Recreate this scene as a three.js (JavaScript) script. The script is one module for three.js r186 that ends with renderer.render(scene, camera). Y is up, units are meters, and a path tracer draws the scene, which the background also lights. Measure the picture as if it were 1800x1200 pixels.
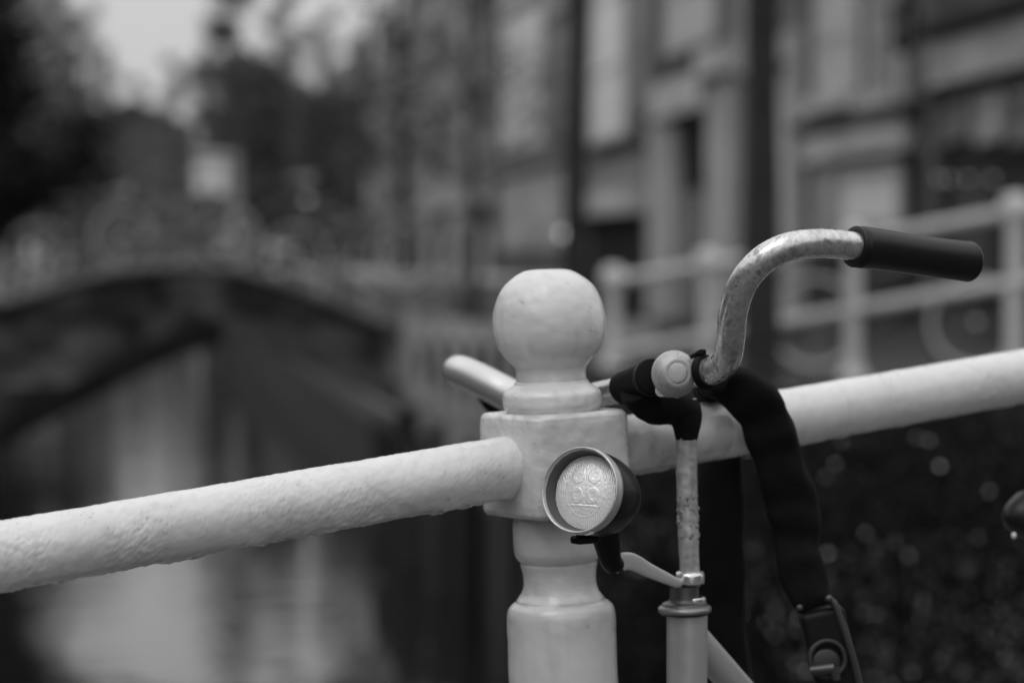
import * as THREE from 'three';
import { mergeGeometries } from 'three/addons/utils/BufferGeometryUtils.js';
import { RoundedBoxGeometry } from 'three/addons/geometries/RoundedBoxGeometry.js';
import { createNoise3D } from 'simplex-noise';

/* ---------- camera, sky, sun, exposure ---------- */
const scene = new THREE.Scene();
const camera = new THREE.PerspectiveCamera(16.07, 1800 / 1200, 0.1, 1500);
const PITCH = Math.atan(145 / 4250), EYE = 1.16;
camera.position.set(0, EYE, 0);
camera.rotation.set(-PITCH, 0, 0);
camera.focus = 1.80;                 // the left half of the near handrail
camera.userData.fStop = 3.95;
camera.updateMatrixWorld(true);

// overcast sky: three times brighter overhead than at the horizon, the same all round
{
  const W = 64, H = 128, d = new Float32Array(W * H * 4), HOR = 0.535;
  for (let r = 0; r < H; r++) {
    const el = ((r + 0.5) / H - 0.5) * Math.PI, s = Math.sin(Math.max(0, el));
    const L = el < 0 ? 0.06 : HOR * (1 + 1.35 * s);
    for (let c = 0; c < W; c++) { const o = (r * W + c) * 4; d[o] = d[o + 1] = d[o + 2] = L; d[o + 3] = 1; }
  }
  const t = new THREE.DataTexture(d, W, H, THREE.RGBAFormat, THREE.FloatType);
  t.mapping = THREE.EquirectangularReflectionMapping; t.magFilter = THREE.LinearFilter; t.needsUpdate = true;
  scene.background = t; scene.environment = t;
}
const sun = new THREE.DirectionalLight(0xffffff, 0.6);
sun.position.set(-6, 16, 5); sun.target.position.set(0, 0, -4);
sun.castShadow = true; sun.shadow.radius = 60; sun.shadow.mapSize.set(2048, 2048);
Object.assign(sun.shadow.camera, { left: -60, right: 60, top: 60, bottom: -60, near: 0.1, far: 200 });
scene.add(sun, sun.target);

const renderer = new THREE.WebGLRenderer({ antialias: true });
renderer.toneMapping = THREE.LinearToneMapping;
renderer.toneMappingExposure = 1.0;
renderer.shadowMap.enabled = true;

/* ---------- helpers ---------- */
function rngOf(seed) { let a = seed >>> 0; return () => { a = (a + 0x6d2b79f5) | 0; let t = Math.imul(a ^ (a >>> 15), 1 | a); t = (t + Math.imul(t ^ (t >>> 7), 61 | t)) ^ t; return ((t ^ (t >>> 14)) >>> 0) / 4294967296; }; }
const rnd = rngOf(11);
const noise = createNoise3D(rngOf(7));
const V = (x, y, z) => new THREE.Vector3(x, y, z);
// a point of the photograph at a distance in front of the camera (measured along its axis)
const at = (px, py, d) => V((px - 900) / 4250 * d, (600 - py) / 4250 * d, -d).applyMatrix4(camera.matrixWorld);
const px2m = (n, d) => n / 4250 * d;

// the canal's own frame: l metres to the right of the camera's line down the canal, s metres along it
const TH = 0.1471, CT = Math.cos(TH), ST = Math.sin(TH);
const canal = (l, y, s) => V(-ST * s + CT * l, y, -CT * s - ST * l);
const sAt = (x, l) => { const t = (x - 900) / 4250; return l * (CT - ST * t) / (ST + CT * t); };
const depthAt = (l, s) => CT * s + ST * l;
const STREET = EYE - 1.7, WATER = EYE - 2.9;

const used = new Map();
function numbered(n) { const k = used.get(n) ?? 0; used.set(n, k + 1); return k ? n + '_' + String(k).padStart(3, '0') : n; }
function tag(o, label, category, group) { o.userData.label = label; o.userData.category = category; if (group) o.userData.group = group; return o; }
function thing(name, label, category, pos = V(0, 0, 0), turn = 0, group) {
  const o = new THREE.Group(); o.name = numbered(name); o.position.copy(pos); o.rotation.y = turn; scene.add(o);
  return tag(o, label, category, group);
}
function part(name, geo, mat, parent, opt = {}) {
  const g = Array.isArray(geo) ? merge(geo) : geo;
  const m = new THREE.Mesh(g, mat); m.name = name; m.castShadow = m.receiveShadow = true;
  if (opt.kind) m.userData.kind = opt.kind; if (opt.label) m.userData.label = opt.label;
  parent.add(m); return m;
}
function struct(name, geo, mat) { const m = part(numbered(name), geo, mat, scene); m.userData.kind = 'structure'; return m; }
function merge(list) {
  return mergeGeometries(list.map((g) => { const h = g.index ? g.toNonIndexed() : g.clone(); for (const k of Object.keys(h.attributes)) if (!['position', 'normal', 'uv'].includes(k)) h.deleteAttribute(k); if (!h.attributes.uv) h.setAttribute('uv', new THREE.BufferAttribute(new Float32Array(h.attributes.position.count * 2), 2)); return h; }));
}
// geometry given in world places, put under a thing that stands at o.position (not turned)
const into = (g, o) => g.translate(-o.position.x, -o.position.y, -o.position.z);
const box = (x0, x1, y0, y1, z0, z1) => new THREE.BoxGeometry(x1 - x0, y1 - y0, z1 - z0).translate((x0 + x1) / 2, (y0 + y1) / 2, (z0 + z1) / 2);
function rod(a, b, r0, r1 = r0, n = 14) {
  const d = b.clone().sub(a), g = new THREE.CylinderGeometry(r1, r0, d.length(), n);
  g.applyQuaternion(new THREE.Quaternion().setFromUnitVectors(V(0, 1, 0), d.clone().normalize()));
  const c = a.clone().add(b).multiplyScalar(0.5); return g.translate(c.x, c.y, c.z);
}
function lathe(profile, n = 32) { return new THREE.LatheGeometry(profile.map(([r, y]) => new THREE.Vector2(r, y)), n); }
function aim(g, from, dir) { g.applyQuaternion(new THREE.Quaternion().setFromUnitVectors(V(0, 1, 0), dir.clone().normalize())); return g.translate(from.x, from.y, from.z); }
const curve = (pts, tension = 0.5) => new THREE.CatmullRomCurve3(pts, false, 'centripetal', tension);
function tube(pts, r, seg = 80, n = 20) { return new THREE.TubeGeometry(curve(pts), seg, r, n, false); }
// a tube whose section is w wide (sideways) and h thick, both functions of 0..1; sides with their own lumps; ends closed
function sweep(pts, side, w, h, seg, n, lump = 0, scale = 60, pow = 2) {
  const c = curve(pts), pos = [], uv = [], idx = [], L = c.getLength();
  for (let i = 0; i <= seg; i++) {
    const t = i / seg, p = c.getPointAt(t), T = c.getTangentAt(t);
    const S = side.clone().addScaledVector(T, -side.dot(T)).normalize(), N = T.clone().cross(S);
    for (let k = 0; k < n; k++) {
      const a = k / n * Math.PI * 2, ca = Math.cos(a), sa = Math.sin(a), e = Math.pow(Math.pow(Math.abs(ca), pow) + Math.pow(Math.abs(sa), pow), -1 / pow);
      const q = p.clone().addScaledVector(S, ca * e * w(t)).addScaledVector(N, sa * e * h(t));
      if (lump) { const k2 = lump * noise(q.x * scale, q.y * scale, q.z * scale); q.addScaledVector(S, ca * k2).addScaledVector(N, sa * k2); }
      pos.push(q.x, q.y, q.z); uv.push(t * L, k / n * 0.1);
    }
  }
  for (let i = 0; i < seg; i++) for (let k = 0; k < n; k++) { const a = i * n + k, b = i * n + (k + 1) % n; idx.push(a, b, a + n, b, b + n, a + n); }
  for (const [row, flip] of [[0, true], [seg, false]]) { const p = c.getPointAt(row / seg), o = pos.length / 3; pos.push(p.x, p.y, p.z); uv.push(0, 0); for (let k = 0; k < n; k++) { const a = row * n + k, b = row * n + (k + 1) % n; flip ? idx.push(o, b, a) : idx.push(o, a, b); } }
  const g = new THREE.BufferGeometry();
  g.setAttribute('position', new THREE.Float32BufferAttribute(pos, 3)); g.setAttribute('uv', new THREE.Float32BufferAttribute(uv, 2)); g.setIndex(idx); g.computeVertexNormals();
  return g;
}

/* ---------- materials (the photograph is black and white: every colour is a grey) ---------- */
const grey = (v) => new THREE.Color().setRGB(v, v, v);
const std = (v, rough = 0.8, metal = 0, more = {}) => new THREE.MeshStandardMaterial({ color: grey(v), roughness: rough, metalness: metal, side: THREE.DoubleSide, ...more });
const phys = (v, rough, spec) => new THREE.MeshPhysicalMaterial({ color: grey(v), roughness: rough, specularIntensity: spec, side: THREE.DoubleSide });
function noiseTexture(n, f, srgb, seed = 3) {       // f(x, y, tn) -> 0..1 ; tn(x, y, k) repeats over the tile
  const nz = createNoise3D(rngOf(seed)), d = new Uint8Array(n * n * 4);
  const tn = (x, y, kx, ky = kx) => {               // blend of shifted noise so that the tile repeats
    const w = (u) => u * u * (3 - 2 * u), X = w(x), Y = w(y);
    const q = (i, j) => nz((x - i) * kx + 9 * i, (y - j) * ky + 5 * j, i * 3 + j * 7 + seed);
    return (q(0, 0) * (1 - X) + q(1, 0) * X) * (1 - Y) + (q(0, 1) * (1 - X) + q(1, 1) * X) * Y;
  };
  for (let y = 0; y < n; y++) for (let x = 0; x < n; x++) { const v = Math.max(0, Math.min(255, f(x / n, y / n, tn) * 255)) | 0, o = (y * n + x) * 4; d[o] = d[o + 1] = d[o + 2] = v; d[o + 3] = 255; }
  const t = new THREE.DataTexture(d, n, n); t.magFilter = THREE.LinearFilter; t.wrapS = t.wrapT = THREE.RepeatWrapping; if (srgb) t.colorSpace = THREE.SRGBColorSpace; t.needsUpdate = true; return t;
}
const rep = (t, x, y) => { const c = t.clone(); c.repeat.set(x, y); c.needsUpdate = true; return c; };
const wornTex = noiseTexture(256, (x, y, t) => { const a = t(x, y, 5), b = t(x, y, 17), c = t(x, y, 40); let v = 0.8 + 0.1 * a + 0.08 * b + 0.05 * c; if (a + 0.6 * b > 0.5) v -= 0.3 * Math.min(1, (a + 0.6 * b - 0.5) * 2); return v; }, true, 5);
const roughTex = noiseTexture(256, (x, y, t) => 0.55 + 0.3 * t(x, y, 6) + 0.15 * t(x, y, 22), false, 9);
const grimeTex = noiseTexture(256, (x, y, t) => 0.78 + 0.14 * t(x, y, 4) + 0.1 * t(x, y, 13) + 0.06 * t(x, y, 37), true, 15);
const stainTex = noiseTexture(256, (x, y, t) => 0.5 + 0.4 * t(x, y, 2) + 0.3 * t(x, y, 5) + 0.12 * t(x, y, 15), true, 51);
const weaveTex = noiseTexture(256, (x, y, t) => 0.5 + 0.2 * Math.sin(x * 201) * Math.sin(y * 201) + 0.3 * t(x, y, 8) , false, 21);
const rippleTex = noiseTexture(512, (x, y, t) => 0.5 + 0.24 * t(x, y, 5, 9) + 0.16 * t(x, y, 11, 24) + 0.08 * t(x, y, 22, 50), false, 31);

const M = {
  paint: new THREE.MeshPhysicalMaterial({ color: grey(0.755), roughness: 0.5, vertexColors: true, clearcoat: 0.8, clearcoatRoughness: 0.2, side: THREE.DoubleSide }),
  chrome: new THREE.MeshStandardMaterial({ color: grey(0.8), map: rep(wornTex, 2, 1), metalness: 0.8, roughness: 0.66, roughnessMap: rep(roughTex, 3, 1), side: THREE.DoubleSide }),
  barchrome: new THREE.MeshStandardMaterial({ color: grey(1.0), map: rep(wornTex, 6, 0.6), metalness: 0.85, roughness: 0.52, roughnessMap: rep(roughTex, 13, 1), side: THREE.DoubleSide }),
  alloy: new THREE.MeshStandardMaterial({ color: grey(0.74), map: rep(wornTex, 2, 3), metalness: 0.45, roughness: 0.5, side: THREE.DoubleSide }),
  bright: std(0.8, 0.25, 0.9), dullsteel: std(0.28, 0.4, 0.8), darksteel: std(0.1, 0.4, 0.7),
  rubber: phys(0.008, 0.4, 0.7), matt: phys(0.006, 0.7, 0.3), fabric: new THREE.MeshPhysicalMaterial({ color: grey(0.007), roughness: 0.8, specularIntensity: 0.3, bumpMap: rep(weaveTex, 14, 14), bumpScale: 0.0006, side: THREE.DoubleSide }),
  frame: new THREE.MeshPhysicalMaterial({ color: grey(0.42), roughness: 0.4, metalness: 0.35, clearcoat: 0.3, clearcoatRoughness: 0.2, side: THREE.DoubleSide }),
  lampblack: new THREE.MeshPhysicalMaterial({ color: grey(0.008), roughness: 0.35, specularIntensity: 0.35, clearcoat: 0.06, clearcoatRoughness: 0.12, side: THREE.DoubleSide }),
  tyre: std(0.02, 0.8), plastic: phys(0.008, 0.45, 0.4), glassdark: std(0.03, 0.08), lampglass: std(0.6, 0.15, 0.3),
  whiterail: std(0.58, 0.6), street: new THREE.MeshStandardMaterial({ color: grey(0.1), roughness: 0.45, map: rep(grimeTex, 0.2, 0.2), side: THREE.DoubleSide }),
  brickdark: new THREE.MeshStandardMaterial({ color: grey(0.045), roughness: 0.8, map: rep(grimeTex, 0.4, 0.4), side: THREE.DoubleSide }), coping: std(0.1, 0.7),
  bark: new THREE.MeshStandardMaterial({ color: grey(0.035), roughness: 0.9, map: rep(grimeTex, 2, 1), side: THREE.DoubleSide }),
  leafblack: phys(0.018, 0.8, 0.2), leafdark: std(0.06, 0.7), leafmid: std(0.14, 0.7),
  hedgeleaf: new THREE.MeshPhysicalMaterial({ color: grey(0.013), roughness: 0.7, specularIntensity: 0.2, clearcoat: 0, clearcoatRoughness: 0.3, side: THREE.DoubleSide }),
};
const toneCache = new Map();
const tone = (v, rough = 0.75) => { v = v > 0.3 ? Math.min(0.8, v * 1.6) : v > 0.1 ? v * 1.15 : v; const k = v + '/' + rough; if (!toneCache.has(k)) toneCache.set(k, new THREE.MeshPhysicalMaterial({ color: grey(v), roughness: rough, specularIntensity: v < 0.11 ? 0.2 : 0.7, map: rep(grimeTex, 0.5, 0.5), side: THREE.DoubleSide })); return toneCache.get(k); };

/* ================= large structure ================= */
const turnC = TH;
// ground and canal, in the canal's frame: meshes turned with it
function strip(name, mat, l0, l1, y0, y1, s0, s1) {
  const g = box(l0, l1, y0, y1, -s1, -s0); const m = struct(name, g, mat); m.rotation.y = turnC;
  const uv = g.attributes.uv, p = g.attributes.position; for (let i = 0; i < uv.count; i++) uv.setXY(i, p.getX(i) + p.getY(i), p.getZ(i) + p.getY(i)); return m;
}
const QR = 2.56, QL = -5.2;                       // the two quay edges
{
  const w = new THREE.PlaneGeometry(40, 700, 1, 1).rotateX(-Math.PI / 2); const uv = w.attributes.uv; for (let i = 0; i < uv.count; i++) uv.setXY(i, uv.getX(i) * 40 / 6, uv.getY(i) * 700 / 6);
  w.translate(-2, WATER, -330);
  const m = struct('canal_water', w, new THREE.MeshPhysicalMaterial({ color: grey(0.012), roughness: 0.05, ior: 2.1, bumpMap: rippleTex, bumpScale: 0.012, side: THREE.DoubleSide })); m.rotation.y = turnC;
}
strip('quay_street', M.street, QR, 400, WATER - 1, STREET, 8.6, 620);
strip('bridge_landing', M.street, 0.95, 60, WATER - 1, STREET - 0.004, 2.6, 8.596);
strip('far_quay_street', M.street, -400, QL, WATER - 1, STREET, -30, 620);
strip('quay_coping', M.coping, QR - 0.06, QR + 0.34, STREET - 0.22, STREET + 0.06, 8.6, 620);
strip('quay_wall', M.brickdark, QR - 0.03, QR, WATER - 1, STREET - 0.22, 8.6, 620);
strip('far_quay_wall', M.brickdark, QL, QL + 0.03, WATER - 1, STREET - 0.2, -30, 620);
strip('far_quay_coping', M.coping, QL - 0.3, QL + 0.07, STREET - 0.2, STREET + 0.05, -30, 620);

/* the near railing's own line: through the post, rising to the right */
const PD = 1.93, PC = at(975, 806, PD);           // centre of the post's square block
const RD = V(0.85, 0, -0.527).normalize(), RISE = 0.105;
const along = (u, y = 0) => PC.clone().addScaledVector(RD, u).add(V(0, RISE * u + y, 0));
{
  // the bridge's own pavement (below the frame), sloping with the railing
  const n = V(RD.z, 0, -RD.x), w = [], N = V(-n.x, 0, -n.z);
  const side = V(-RD.z, 0, RD.x);                 // towards the camera's side
  const pts = [along(-9, -1.0).addScaledVector(side, -0.25), along(3.6, -1.0).addScaledVector(side, -0.25), along(3.6, -1.0).addScaledVector(side, 5), along(-9, -1.0).addScaledVector(side, 5)];
  const pos = [], idx = [0, 1, 2, 0, 2, 3, 4, 6, 5, 4, 7, 6, 0, 4, 5, 0, 5, 1, 1, 5, 6, 1, 6, 2, 2, 6, 7, 2, 7, 3, 3, 7, 4, 3, 4, 0];
  for (const dy of [0, -0.5]) for (const p of pts) pos.push(p.x, p.y + dy, p.z);
  let g = new THREE.BufferGeometry(); g.setAttribute('position', new THREE.Float32BufferAttribute(pos, 3)); g.setIndex(idx); g = g.toNonIndexed(); g.computeVertexNormals();
  struct('bridge_deck', g, std(0.05, 0.7));
}

/* ---------- the railing: one thing ---------- */
const railing = thing('bridge_railing', 'white painted bridge railing with ball topped post in front of the canal', 'railing', V(PC.x, 0, PC.z));
const lumps = (q, base, rough) => base * (0.7 * noise(q.x * 28, q.y * 28, q.z * 28) + 0.5 * noise(q.x * 75, q.y * 75, q.z * 75)) + rough * (0.5 * noise(q.x * 190, q.y * 240, q.z * 190) + 0.5 * noise(q.x * 380, q.y * 420, q.z * 380));
function dirtAndTone(q, extra = 0) {
  const a = noise(q.x * 14 + 3, q.y * 14, q.z * 14), b = noise(q.x * 210 + 9, q.y * 210, q.z * 210), c = noise(q.x * 60, q.y * 60 + 4, q.z * 60);
  const drip = noise(q.x * 70 + 5, q.y * 6, q.z * 70);
  let v = 1 - 0.045 * (a + 1) - 0.03 * (c + 1) - (drip > 0.45 ? 0.18 * (drip - 0.45) : 0) - extra;
  if (b + 0.25 * c + 0.25 * a > 0.98) v -= 0.34 * Math.min(1, (b + 0.25 * c + 0.25 * a - 0.98) * 8);
  return Math.max(0.12, v);
}
function paintTube(p0, p1, r, seg, n, o, amp = 1) {
  const pos = [], col = [], idx = [], T = p1.clone().sub(p0).normalize(), U = V(0, 1, 0).addScaledVector(T, -T.y).normalize(), S = T.clone().cross(U);
  for (let i = 0; i <= seg; i++) {
    const c = p0.clone().lerp(p1, i / seg);
    for (let k = 0; k < n; k++) {
      const a = k / n * Math.PI * 2, d = U.clone().multiplyScalar(Math.cos(a)).addScaledVector(S, Math.sin(a)), q = c.clone().addScaledVector(d, r);
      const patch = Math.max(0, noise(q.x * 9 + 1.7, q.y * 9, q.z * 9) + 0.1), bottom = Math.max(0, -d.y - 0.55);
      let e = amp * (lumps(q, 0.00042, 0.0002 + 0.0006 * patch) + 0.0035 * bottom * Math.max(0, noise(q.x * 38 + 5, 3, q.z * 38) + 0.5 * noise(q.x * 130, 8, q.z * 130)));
      q.addScaledVector(d, e); pos.push(q.x - o.x, q.y - o.y, q.z - o.z);
      const u = (q.x - PC.x) * RD.x + (q.z - PC.z) * RD.z, darkSpan = u > 0.03 && u < 0.16 ? 0.16 + 0.22 * Math.max(0, noise(q.x * 45, q.y * 45, q.z * 45) + 0.2) : 0;  // handrail darker and mottled just right of the post
      const v = dirtAndTone(q, darkSpan + (bottom > 0.3 && noise(q.x * 90, 1, q.z * 90) > 0.55 ? 0.45 : 0)); col.push(v, v, v);
    }
  }
  for (let i = 0; i < seg; i++) for (let k = 0; k < n; k++) { const a = i * n + k, b = i * n + (k + 1) % n; idx.push(a, a + n, b, b, a + n, b + n); }
  const g = new THREE.BufferGeometry(); g.setAttribute('position', new THREE.Float32BufferAttribute(pos, 3)); g.setAttribute('color', new THREE.Float32BufferAttribute(col, 3)); g.setIndex(idx); g.computeVertexNormals(); return g;
}
const RR = 0.0247, O = railing.position;
part('handrail', paintTube(along(-0.95), along(0), RR, 760, 110, O, 1.15), M.paint, railing);
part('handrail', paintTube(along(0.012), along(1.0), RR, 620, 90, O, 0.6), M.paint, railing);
part('lower_rail', paintTube(along(-0.95, -0.5), along(1.0, -0.5), RR, 200, 24, O), M.paint, railing);
// post: turned iron, lumpy with paint; profile in photo pixels below/above the block centre (half width, y)
const U1 = px2m(1, PD), TILT = 0.041;
function turned(prof, n, seg, squareness, ampl = 1) {
  const pos = [], col = [], idx = [], rows = [];
  const len = [0]; for (let i = 1; i < prof.length; i++) len.push(len[i - 1] + Math.hypot(prof[i][0] - prof[i - 1][0], prof[i][1] - prof[i - 1][1]));
  const c = new THREE.CatmullRomCurve3(prof.map(([r, y]) => V(r, y, 0)), false, 'centripetal');
  const straight = squareness > 0;
  for (let i = 0; i <= seg; i++) {
    let p;
    if (straight) { const L = i / seg * len[len.length - 1]; let j = 1; while (j < len.length - 1 && len[j] < L) j++; const t = (L - len[j - 1]) / Math.max(1e-6, len[j] - len[j - 1]); p = V(prof[j - 1][0] + (prof[j][0] - prof[j - 1][0]) * t, prof[j - 1][1] + (prof[j][1] - prof[j - 1][1]) * t, 0); }
    else p = c.getPoint(i / seg);
    rows.push(p);
  }
  for (const p of rows) for (let k = 0; k < n; k++) {
    const a = k / n * Math.PI * 2, ca = Math.cos(a), sa = Math.sin(a); let r = Math.max(0.2, p.x) * U1; const y = (806 - p.y) * U1;
    if (squareness) r *= Math.pow(Math.pow(Math.abs(ca), squareness) + Math.pow(Math.abs(sa), squareness), -1 / squareness);
    const q = V(ca * r, y, sa * r), e = ampl * lumps(q.clone().add(V(7, 3, 1)), 0.00045, 0.00012);
    q.x += ca * e; q.z += sa * e; q.y += e * 0.5;
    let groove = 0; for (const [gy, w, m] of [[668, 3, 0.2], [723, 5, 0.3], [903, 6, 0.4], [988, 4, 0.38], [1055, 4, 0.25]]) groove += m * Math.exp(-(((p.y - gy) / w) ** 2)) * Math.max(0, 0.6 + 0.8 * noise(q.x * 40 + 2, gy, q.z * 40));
    const v = dirtAndTone(q, groove); pos.push(q.x, q.y, q.z); col.push(v, v, v);
  }
  for (let i = 0; i < seg; i++) for (let k = 0; k < n; k++) { const a = i * n + k, b = i * n + (k + 1) % n; idx.push(a, b, a + n, b, b + n, a + n); }
  const g = new THREE.BufferGeometry(); g.setAttribute('position', new THREE.Float32BufferAttribute(pos, 3)); g.setAttribute('color', new THREE.Float32BufferAttribute(col, 3)); g.setIndex(idx); g.computeVertexNormals(); return g;
}
{
  const post = new THREE.Group(); post.name = 'post'; railing.add(post);
  post.position.set(0, PC.y, 0); post.rotation.set(0, 0, TILT);
  const yaw = Math.atan2(-RD.z, RD.x);
  part('ball_finial', turned([[0, 473], [20, 473], [38, 475], [52, 481], [66, 490], [79, 503], [90, 522], [97, 545], [99.5, 566], [98, 587], [92, 607], [82, 624], [70, 637], [63, 645], [61, 654], [61, 664], [62, 672]], 120, 110, 0), M.paint, post);
  part('collar', turned([[40, 666], [63, 669], [66, 674], [73, 679], [81, 685], [86, 692], [87.5, 702], [87, 711], [84, 716], [82, 722], [80, 728], [30, 729]], 110, 60, 0), M.paint, post);
  const b = part('block', turned([[2, 722], [60, 722], [88, 721.5], [95, 723], [99, 729], [100, 740], [100, 882], [99.5, 894], [96, 901], [88, 903], [60, 902], [2, 902]], 160, 150, 11, 1.5), M.paint, post); b.rotation.y = yaw;
  part('shaft', turned([[30, 896], [68, 899], [75, 906], [78, 916], [79, 940], [79, 960], [77.5, 972], [73, 981], [68.5, 985.5], [67.6, 988], [68, 991], [66, 1000], [64.5, 1012], [64.5, 1028], [68, 1040], [74, 1049], [77, 1053], [79, 1056.5], [85, 1060], [91, 1066], [94.5, 1076], [95.5, 1100], [96, 1200], [97, 1700], [97, 2450], [100, 2600], [120, 2700], [122, 3010]], 110, 330, 0), M.paint, post);
}

/* ================= the bicycle leaning on the railing ================= */
const HD = 1.93, HT = at(1208, 1078, HD);          // top of the head tube
const bike = thing('bicycle', 'pale old bicycle with worn chrome handlebar leaning on the white railing', 'bicycle', V(HT.x, HT.y - 0.88, HT.z));
const B = bike.position, F = RD.clone().negate(), SIDE = V(F.z, 0, -F.x);  // F forward (left in the photo), SIDE across the bike
const on = (s, h, w = 0) => B.clone().addScaledVector(RD, s).addScaledVector(SIDE, w).add(V(0, h, 0));  // s metres behind the head tube, h above the ground
const bp = (name, geo, mat, parent = bike, opt) => part(name, Array.isArray(geo) ? into(merge(geo), bike) : into(geo, bike), mat, parent, opt);
// head tube, headset, quill
bp('head_tube', sweep([at(1208, 1076, HD), at(1208, 1140, HD), at(1208, 1200, HD), at(1208, 1440, HD)], V(1, 0, 0), () => px2m(36, HD), () => px2m(36, HD), 60, 36, 0.0002, 60), M.frame);
const hs = bp('headset', aim(lathe([[0.002, 0], [0.019, 0], [0.0196, 0.003], [0.0196, 0.006], [0.0178, 0.0085], [0.016, 0.0095], [0.0135, 0.01], [0.012, 0.013], [0.0115, 0.0225]], 36), at(1204, 1079, HD), V(-0.02, 1, 0)), M.darksteel);
bp('lock_ring', aim(lathe([[0.0105, 0], [0.0112, 0.0008], [0.0112, 0.0048], [0.0104, 0.006], [0.0085, 0.0062]], 30), at(1217, 1062, HD), V(-0.02, 1, 0)), M.bright, hs);
bp('lock_ring', aim(lathe([[0.0208, 0], [0.0214, 0.0012], [0.0212, 0.0035], [0.0185, 0.0055], [0.014, 0.006]], 40), at(1204, 1075, HD), V(-0.02, 1, 0)), M.dullsteel, hs);
bp('top_nut', aim(lathe([[0.0112, 0], [0.0116, 0.0008], [0.0117, 0.006], [0.0108, 0.0092], [0.007, 0.0098]], 24), at(1213.5, 1025, HD), V(-0.02, 1, 0)), M.bright, hs);
const quill = bp('stem_quill', sweep([at(1214, 1030, HD), at(1211, 960, HD), at(1208, 860, HD), at(1206, 700, HD)], V(1, 0, 0), (t) => px2m(17.5 + 1.5 * t, HD), (t) => px2m(17.5 + 1.5 * t, HD), 120, 26, 0.0003, 130), M.alloy);
bp('rust_patch', sweep([at(1207.5, 862, HD), at(1209, 890, HD), at(1210, 925, HD), at(1211.5, 962, HD)], V(1, 0, 0), (t) => px2m(18.2 - 4 * Math.pow(Math.abs(2 * t - 1), 3), HD), (t) => px2m(16.5, HD), 90, 40, 0.0016, 170), new THREE.MeshStandardMaterial({ color: grey(0.42), roughness: 0.85, map: rep(wornTex, 6, 3), side: THREE.DoubleSide }), quill);
// black rubber stem and clamp
const stem = bp('handlebar_stem', sweep([at(1207, 773, HD), at(1207, 745, HD), at(1203, 722, HD), at(1180, 712, 1.925), at(1152, 712, 1.92), at(1128, 700, 1.915), at(1118, 684, 1.91)], V(0.3, 0.2, 1), (t) => px2m(19 + 12 * Math.sin(Math.min(1, t * 1.15) * 1.7), HD), (t) => px2m(19 + 16 * Math.sin(Math.min(1, t * 1.15) * 2.4), HD), 60, 28, 0.0004, 80), M.matt);
bp('clamp', sweep([at(1095, 684, 1.948), at(1098, 682, 1.945), at(1122, 673, 1.92), at(1142, 664, 1.90), at(1149, 661, 1.893)], V(0, 1, 0), (t) => px2m(t < 0.05 ? 24 : 31, 1.92), (t) => px2m(t < 0.05 ? 24 : 31, 1.92), 30, 32), M.matt, stem);
bp('clamp_ring', aim(lathe([[0.0125, 0], [0.0148, 0.0005], [0.0152, 0.002], [0.0148, 0.0035], [0.0125, 0.004]], 36), at(1141, 664.5, 1.90), at(1149, 661, 1.893).sub(at(1122, 673, 1.92))), M.rubber, stem);
// handlebar: from the hand grip nearest the camera through the clamp to the far bend beyond the post
const nearBar = [at(1545, 439, 1.825), at(1512, 434, 1.815), at(1470, 429, 1.805), at(1425, 428, 1.795), at(1380, 436, 1.79), at(1340, 458, 1.79), at(1308, 495, 1.795), at(1290, 545, 1.805), at(1285, 595, 1.82), at(1277, 632, 1.84), at(1255, 650, 1.86), at(1215, 658, 1.875)];
const midBar = [at(1150, 666, 1.91), at(1110, 680, 1.94), at(1070, 690, 1.975), at(1010, 702, 2.03), at(960, 707, 2.065), at(920, 700, 2.09), at(870, 677, 2.115), at(830, 660, 2.14)];
const bar = bp('handlebar', tube([...nearBar, ...midBar, at(806, 648, 2.155)], 0.0109, 300, 36), M.barchrome);
bp('pale_grip', sweep([at(916, 704, 2.093), at(895, 694, 2.104), at(870, 681, 2.115), at(832, 662, 2.14), at(806, 652, 2.153), at(786, 646, 2.163)], V(0, 1, 0), (t) => 0.0146 * (t > 0.8 ? Math.sqrt(Math.max(0.01, 1 - ((t - 0.8) / 0.2) ** 2.4)) : 1), (t) => 0.0146 * (t > 0.8 ? Math.sqrt(Math.max(0.01, 1 - ((t - 0.8) / 0.2) ** 2.4)) : 1), 90, 36), new THREE.MeshStandardMaterial({ color: grey(0.66), roughness: 0.42, metalness: 0.85, side: THREE.DoubleSide }), bar, { label: 'pale rounded far end of the handlebar' });
function grip(pts, r, parent) {
  return bp('grip', sweep(pts, V(0, 1, 0), (t) => r * (t < 0.04 ? 0.86 + 3.5 * t : t > 0.93 ? Math.sqrt(Math.max(0.02, 1 - ((t - 0.93) / 0.07) ** 2)) : 1 - 0.05 * Math.sin(t * 3.1)), (t) => r * (t < 0.04 ? 0.86 + 3.5 * t : t > 0.93 ? Math.sqrt(Math.max(0.02, 1 - ((t - 0.93) / 0.07) ** 2)) : 1 - 0.05 * Math.sin(t * 3.1)), 90, 36), M.rubber, parent);
}
const g1 = grip([at(1503, 433, 1.815), at(1545, 438, 1.828), at(1620, 449, 1.85), at(1680, 457, 1.867), at(1716, 461, 1.878)], 0.0161, bar);
bp('grip_ring', aim(lathe([[0.0115, 0], [0.0152, 0.0005], [0.0158, 0.002], [0.0148, 0.004], [0.0115, 0.0045]], 36), at(1500, 433, 1.814), at(1560, 440, 1.83).sub(at(1500, 433, 1.814))), M.rubber, g1);
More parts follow.
